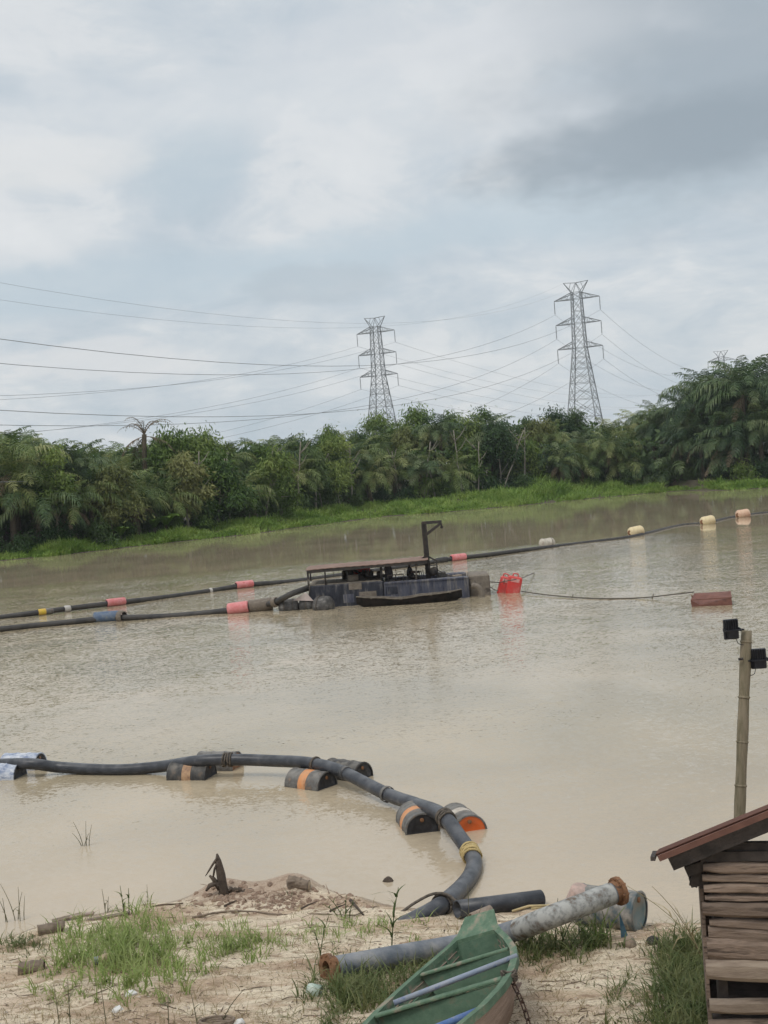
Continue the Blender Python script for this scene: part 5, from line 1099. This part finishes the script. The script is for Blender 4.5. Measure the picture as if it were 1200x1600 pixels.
for k in range(420):
    px, py = U(-20, 1215), U(1415, 1640); p = Gf(px, py)
    if p.z < .04: continue
    s = U(.006, .022) * (2.0 if rnd() < .05 else 1); rg = [[p + Vector((s * rr * math.cos(j * 1.0472 + k) * U(.8, 1.2), s * rr * math.sin(j * 1.0472 + k) * U(.8, 1.2), s * zz_)) for j in range(6)] for rr, zz_ in ((1, -.3), (1, .2), (.55, .6))]; mb.loft(rg, True, True, True)
mb.build('pebbles', m_peb, label='small pale stones and shells scattered on the sand', cat='pebbles', kind='stuff')
m_clod = mat('soil_clod', (.24, .165, .12), (.33, .24, .18), (.16, .11, .08), scale=9, rough=.95, bump=.5); mb = MB()
for k in range(420):
    near = rnd() < .8; px, py = (random.gauss(425, 75), random.gauss(1404, 12)) if near else (U(0, 1100), U(1415, 1600)); p = Gf(px, py)
    if p.z < .05: continue
    s = (U(.01, .05) if near else U(.008, .022)); rg = [[p + Vector((s * rr * math.cos(j * 1.0472 + k) * U(.6, 1.3), s * rr * math.sin(j * 1.0472 + k) * U(.6, 1.3), s * zz_)) for j in range(6)] for rr, zz_ in ((1.1, -.4), (1, .2), (.5, .7))]; mb.loft(rg, True, False, True)
for k in range(60):
    p = Gf(random.gauss(430, 70), random.gauss(1402, 10)); a_ = U(0, 6.283); l_ = U(.06, .25); r_ = U(.003, .009); q = p + Vector((math.cos(a_) * l_, math.sin(a_) * l_, U(.0, .08))); mb.tube([p, p.lerp(q, .5) + Vector((0, 0, U(0, .05))), q], [r_, r_, r_ * .4], 5, False)
mb.build('soil_clods', m_clod, label='brown soil clods and root ends heaped on the sand mound', cat='soil', kind='stuff')
# reeds standing in the shallow water, tall weeds on the sand
m_reed = leafmat('grey_reed', (.12, .12, .07), (.19, .18, .11), (.27, .25, .17), 2, .2)
def weed(name, pos, blades, m_, label, cat, group=None, stem=.004, leafy=0):
    o = root(name, pos, label, cat, group)
    for (dx, dy, h, lean, ln) in blades:
        mb = MB(); b0 = Vector(pos) + Vector((dx, dy, -.05)); pts = [b0 + Vector((lean * h * t_ ** 1.6, ln * h * t_, h * (t_ - .12 * abs(lean) * t_ * t_))) for t_ in [k / 7 for k in range(8)]]; mb.tube(pts, [stem * (1.25 - t_ / 9) for t_ in range(8)], 5); st_ = mb.build('stem', m_, o)
        for k in range(leafy):
            i = 2 + int(5 * k / max(1, leafy)); a_ = U(0, 6.28); mb = MB(); mb.blade(pts[i], (math.cos(a_), math.sin(a_)), h * U(.16, .3), stem * 3.5, U(.7, 1.6), 4); mb.build('leaf', m_, st_)
    return o
GW = 'reeds and tall weeds along the near shore'
random.seed(9)
weed('reed', W(130, 1322), [(0, 0, .5, -.28, 0), (.05, .02, .48, .05, 0), (.1, 0, .42, .18, 0), (-.03, .03, .3, -.5, 0), (.02, 0, .28, .35, 0)], m_reed, 'bent reed clump standing in the water below the leftmost drums', 'reed', GW, .006, 1)
weed('reed', W(25, 1440), [(-.12, 0, .55, -.3, 0), (-.02, .04, .62, -.28, 0), (.06, 0, .55, .02, 0), (.1, .05, .4, .1, 0), (-.15, .02, .4, -.05, 0), (.0, .1, .45, .2, 0)], m_reed, 'reed clump in the shallow water at the left edge', 'reed', GW, .006, 1)
weed('reed', W(195, 1438), [(0, 0, .55, -.05, 0), (.06, .02, .5, .05, 0), (-.05, .0, .3, -.2, 0), (.03, -.04, .2, .3, 0)], m_grd, 'upright dark weed at the shoreline above the bright grass', 'weed', GW, .008, 4)
weed('reed', W(165, 1428), [(0, 0, .42, -.06, 0), (.03, .0, .3, .1, 0)], m_reed, 'thin pale reed left of the upright dark weed', 'reed', GW, .006, 3)
weed('reed', W(232, 1425), [(0, 0, .45, .02, 0), (-.04, .0, .3, -.2, 0)], m_reed, 'thin pale reed right of the upright dark weed', 'reed', GW, .005, 4)
weed('tall_weed', G(612, 1490), [(0, 0, .85, .16, .0)], m_grd, 'tall leafy weed with yellow tips in front of the blue grey pipe', 'weed', GW, .008, 14)
weed('tall_weed', G(500, 1500), [(0, 0, .6, .25, 0), (.02, .0, .4, -.15, 0)], m_grd, 'slender branching weed left of the rusty pipe flange', 'weed', GW, .006, 6)
weed('tall_weed', G(735, 1470), [(0, 0, .75, .02, 0), (.03, .02, .5, .3, 0)], m_reed, 'dry stalk standing before the short black pipe', 'weed', GW, .005, 3)
weed('tall_weed', G(875, 1490), [(-.05, 0, .7, .1, 0), (.05, 0, .6, -.1, 0), (.0, .03, .45, .4, 0), (.1, .02, .4, .6, 0)], m_grd, 'spiky green weed leaning across the white pipe', 'weed', GW, .007, 3)
weed('tall_weed', G(935, 1478), [(0, 0, .5, .3, 0), (.03, 0, .45, -.3, 0), (-.03, .0, .55, .05, 0), (.06, .02, .5, .55, 0), (-.05, .02, .4, -.6, 0)], m_gr, 'fan of long grass blades in front of the faded drum', 'weed', GW, .007, 2)
weed('tall_weed', G(535, 1432), [(0, 0, .36, -.5, 0), (.04, 0, .34, .1, 0), (.09, .0, .3, .3, 0), (-.05, .02, .26, -.8, 0), (.02, .04, .24, .7, 0)], m_grd, 'wiry green weed on the sand mound near the water', 'weed', GW, .007, 3)
weed('tall_weed', G(452, 1402), [(0, 0, .2, -.3, 0), (.02, 0, .16, .2, 0)], m_reed, 'small pale sprig beside the square stub on the mound', 'weed', GW, .006, 2)
for i, (px, py, h, ln, lab) in enumerate([(1098, 1500, 1.05, -.75, 'longest arching dry stalk left of the hut'), (1092, 1495, .95, -.5, 'shorter arching dry stalk left of the hut'), (1100, 1515, .8, -.35, 'steep dry stalk hugging the hut corner'), (1040, 1510, .6, .5, 'leaning dry stalk on the grass right of the drum'), (345, 1602, .45, .6, 'slanting dry stalk at the bottom edge left of centre'), (95, 1602, .5, -.05, 'thin upright stalk at the bottom edge near the left'), (112, 1602, .55, .02, 'second thin upright stalk at the bottom edge near the left'), (168, 1602, .5, -.05, 'thin stalk at the bottom edge below the bright grass'), (265, 1602, .42, .05, 'thin stalk at the bottom edge between grass and canoe'), (310, 1602, .4, -.1, 'thin stalk at the bottom edge left of the slanting one')]):
    p = G(px, py); p.y -= .05; weed('dry_stalk', p, [(0, 0, h, ln, 0)], m_reed if i > 3 else m_dry, lab, 'stalk', 'dry stalks', .006, 2)
# ------------------------------------------------------------------ wood and rubbish on the shore
m_wood = mat('grey_driftwood', (.16, .125, .095), (.24, .19, .145), (.10, .075, .055), scale=6, rough=.95, bump=.7, stretch=(1, 1, 2))
m_dwood = mat('dark_stump_wood', (.055, .042, .034), (.09, .07, .055), (.13, .10, .08), scale=7, rough=.95, bump=.8)
m_end = mat('sawn_end', (.42, .33, .23), (.34, .26, .18), scale=14, rough=.9)
s0 = G(345, 1398); o = root('tree_stump', s0, 'dark broken stump with hanging splinters on the sand mound', 'stump'); random.seed(4)
def SP(px, py, dy=0): return P(px, py, s0.y + dy)
mb = MB(); mb.tube([SP(352, 1402), SP(348, 1385), SP(345, 1365), SP(341, 1345), SP(339, 1334)], [.085, .075, .058, .042, .012], 9, rough=.18); mb.build('trunk', m_dwood, o)
for pts, rs in (([(340, 1340), (333, 1350), (326, 1361), (321, 1369)], [.02, .018, .013, .006]), ([(340, 1348), (335, 1358), (333, 1372)], [.018, .018, .012]), ([(350, 1390), (338, 1380), (328, 1384), (322, 1392)], [.05, .05, .035, .015]), ([(345, 1388), (333, 1372), (327, 1368)], [.05, .03, .012]), ([(346, 1400), (352, 1392), (345, 1380)], [.06, .05, .03])):
    mb = MB(); mb.tube([SP(a, q, -.03) for a, q in pts], rs, 7, rough=.2); mb.build('splinter' if rs[0] < .03 else 'root', m_dwood, o)
for k in range(6): mb = MB(); a = SP(362 + k * 6, 1394 - U(0, 3)); mb.tube([a + Vector((-.08, 0, U(-.03, .03))), a + Vector((0, -.03, U(.0, .04))), a + Vector((.08, 0, U(-.03, .03)))], [.02, .032, .018], 6, rough=.3); mb.build('root', m_dwood, o)
def log(name, px, py, dv, L, r, label, cat, m_=m_wood, hollow=False, up=.6):
    p = G(px, py); c = Vector((p.x, p.y, height(p.x, p.y) + r * up)); d = Vector(dv).normalized(); o = root(name, p, label, cat); mb = MB(); n = 8; pts = [c + d * (L * k / n) + Vector((0, 0, U(-.006, .006))) for k in range(n + 1)]
    for q in pts[1:]: q.z = max(q.z, height(q.x, q.y) + r * up * .6)
    mb.tube(pts, [r * U(.94, 1.06) for _ in pts], 12, not hollow, rough=.05)
    if hollow: k = len(mb.v); mb.tube(pts, r * .72, 12, False); mb.f = mb.f[:len(mb.f) // 2] + [f[::-1] for f in mb.f[len(mb.f) // 2:]]; mb.add(mb.v[0:12] + mb.v[k:k + 12], [(j, (j + 1) % 12, 12 + (j + 1) % 12, 12 + j)[::-1] for j in range(12)])
    mb.build('log', m_, o)
    if not hollow: mb = MB(); mb.lathe([(.001, -.004), (r * .85, -.004), (r * .92, .006)], axisM(c, d), 12); mb.build('cut_end', m_end, o)
    return o
log('log', 60, 1462, (.9, .35, 0), .34, .075, 'cut log lying at the water edge left of the bright grass', 'log', m_wood)
log('hollow_log', 30, 1522, (.95, .1, .0), .30, .085, 'hollow dark log on the sand near the left edge', 'log', m_wood, True)
log('round_block', 50, 1478, (.2, 1, -.1), .12, .065, 'pale round block half buried beside the log', 'wood', m_end, up=.2)
log('log', 484, 1392, (-1, .2, 0), .30, .08, 'short smooth log on top of the sand mound', 'log', m_wood)
log('stick', 236, 1418, (1, .12, 0), .45, .012, 'thin stick lying along the shoreline below the stump', 'stick', m_twig); log('stick', 60, 1427, (1, .3, 0), .5, .016, 'straight stick floating by the left shore', 'stick', m_wood)
p = G(455, 1384); o = root('square_stub', p, 'small square wooden stub standing on the sand mound', 'wood'); mb = MB(); mb.box(p + Vector((0, 0, .03)), (.115, .1, .12), Matrix.Rotation(.3, 3, 'Z') @ Matrix.Rotation(.15, 3, 'X'), .01); mb.build('block', m_wood, o)
# long thin branch across the mound
random.seed(12); bpt = [G(a, q, .02) for a, q in ((300, 1434), (345, 1425), (390, 1424), (440, 1429), (500, 1428), (555, 1431))]; o = root('fallen_branch', bpt[0], 'long thin branch lying on the sand below the stump', 'branch'); mb = MB(); mb.tube(spline(bpt, 5), [.018 - .0004 * k for k in range(26)], 6, rough=.15); mb.build('branch', m_wood, o)
for k, (a, q) in enumerate(((470, 1420), (515, 1424), (350, 1416))): b0 = G(a, q, .02); mb = MB(); mb.tube([b0, b0 + Vector((.1, .05, .03)), b0 + Vector((.22, .1, .05))], [.015, .012, .005], 5); mb.build('side_twig', m_dwood, o)
p0, p1 = G(548, 1412, .03), G(568, 1430, .01); o = root('charred_stick', p0, 'charred stick slanting down the right end of the mound', 'stick'); mb = MB(); mb.tube([p0 + Vector((0, 0, .05)), p0.lerp(p1, .5) + Vector((0, 0, .03)), p1], [.022, .018, .012], 6, rough=.2); mb.build('stick', m_dwood, o)
# boards in the shallows at the left
for i, (px, py, L_, w_, rz, lab, m_) in enumerate(((105, 1434, .42, .12, .35, 'dark board tip slanting out of the shallows at the left', m_wood), (128, 1432, .34, .10, .1, 'pale pinkish board lying in the shallows right of the dark tip', mat('pinkish_board', (.36, .28, .24), (.28, .21, .17), scale=5, rough=.9)), (170, 1446, .6, .07, .15, 'long thin board along the shoreline above the bright grass', m_wood))):
    p = W(px, py, .05); p.z = max(.05, height(p.x, p.y) + .03); o = root('board', p, lab, 'board'); mb = MB(); mb.box(p, (L_, w_, .03), Matrix.Rotation(rz, 3, 'Z') @ Matrix.Rotation(-.06, 3, 'Y'), .006, ); mb.build('plank', m_, o)
p0 = W(607, 1377); o = root('stone', p0, 'small dark stone breaking the water right of the mound', 'stone'); mb = MB(); mb.loft([[p0 + Vector((rr * .075 * math.cos(j * .7854) * (1 + .2 * math.sin(j * 2.1)), rr * .06 * math.sin(j * .7854), zz_)) for j in range(8)] for rr, zz_ in ((1.1, -.05), (1, .01), (.7, .045), (.25, .07))], True, True, True); mb.build('rock', m_dwood, o)
p0 = G(1021, 1474); o = root('stone', p0, 'black lump on the sand right of the faded drum', 'stone'); mb = MB(); mb.loft([[p0 + Vector((rr * .085 * math.cos(j * .7854) * (1 + .25 * math.sin(j * 2.7)), rr * .07 * math.sin(j * .7854), zz_)) for j in range(8)] for rr, zz_ in ((1.1, -.05), (1, .02), (.7, .06), (.25, .085))], True, True, True); mb.build('rock', m_dkmetal, o)
p0 = G(984, 1478); o = root('stone', p0, 'pale grey stone at the foot of the torn blue sheet metal', 'stone'); mb = MB(); mb.loft([[p0 + Vector((rr * .075 * math.cos(j * .7854) * (1 + .2 * math.sin(j * 1.7)), rr * .06 * math.sin(j * .7854), zz_)) for j in range(8)] for rr, zz_ in ((1.1, -.05), (1, .03), (.7, .09), (.25, .12))], True, True, True); mb.build('rock', m_conc, o)
# bottle in the grass, pot beside the flange, coil at the bottom edge, white rag
p0 = G(160, 1508); o = root('plastic_bottle', p0, 'squat bottle with a dark blue cap and rusty base in the bright grass', 'bottle'); M = axisM(p0 + Vector((-.05, 0, .06)), (1, .25, .12)); mb = MB(); mb.lathe([(.03, .0), (.05, .02), (.055, .05), (.055, .12), (.05, .135), (.001, .135)], M, 16); mb.build('body', mat('tan_plastic', (.45, .36, .24), (.35, .27, .17), scale=12), o); mb = MB(); mb.lathe([(.001, -.05), (.045, -.05), (.05, -.03), (.05, .01), (.03, .012)], M, 16); mb.build('cap', mat('blue_cap', (.06, .08, .12), (.4, .43, .47), scale=9), o)
p0 = G(487, 1557); o = root('plastic_pot', p0, 'white and pale green pot lying on its side below the rusty flange', 'pot'); M = axisM(p0 + Vector((.1, -.02, .045)), (-1, .35, .25)); mb = MB(); mb.lathe([(.068, 0), (.075, 0), (.062, .12), (.05, .15), (.001, .15), (.001, .14), (.05, .14), (.068, 0)], M, 18); mb.build('body', mat('pale_green_plastic', (.55, .60, .54), (.40, .50, .43), scale=9, rough=.5), o)
p0 = G(340, 1598); o = root('rope_coil', p0, 'coil of brown ribbed hose at the bottom edge left of the canoe', 'hose'); mb = MB()
for k in range(5): mb.tube([p0 + Vector((.17 * math.cos(j * .3307) + (k - 3) * .012, .09 * math.sin(j * .3307) - .16 + .012 * k, .0 + .018 * k)) for j in range(20)], .016, 6, False)
mb.build('turns', mat('brown_hose', (.17, .13, .095), (.24, .19, .15), scale=14, rough=.9), o)
for px, py, lab in ((375, 1601, 'crumpled white plastic scrap right of the brown hose coil'), (205, 1556, 'small white plastic scrap below the bright grass'), (185, 1580, 'white plastic scrap near the bottom edge left of centre')):
    p0 = G(px, py); o = root('plastic_scrap', p0, lab, 'rubbish', 'white plastic scraps'); mb = MB(); random.seed(int(px)); rg = [[p0 + Vector((rr * .06 * math.cos(j * .7854) * U(.7, 1.3), rr * .05 * math.sin(j * .7854) * U(.7, 1.3), zz_ + U(0, .015))) for j in range(8)] for rr, zz_ in ((1, -.01), (.95, .02), (.5, .045))]; mb.loft(rg, True, False, True); mb.build('scrap', mat('white_plastic', (.72, .72, .70), (.6, .6, .58), scale=9, rough=.5), o)
# yellow dry reeds between the short pipe and the raised pipe
random.seed(3)
for k, (px, py) in enumerate(((800, 1424), (830, 1420), (850, 1421))):
    p = G(px, py, .02); o = root('cane_stalk', p, ['pale yellow cane lying right of the short black pipe', 'upper pale yellow cane beside the short black pipe', 'rightmost pale yellow cane by the raised pipe'][k], 'cane', 'pale canes'); mb = MB(); q = p + Vector((.45, U(-.05, .12), .0)); q.z = height(q.x, q.y) + .04; mb.tube([p, p.lerp(q, .5) + Vector((0, 0, .03)), q], [.018, .018, .014], 7); mb.build('cane', mat('yellow_cane', (.55, .45, .24), (.45, .36, .2), scale=10, rough=.8), o)
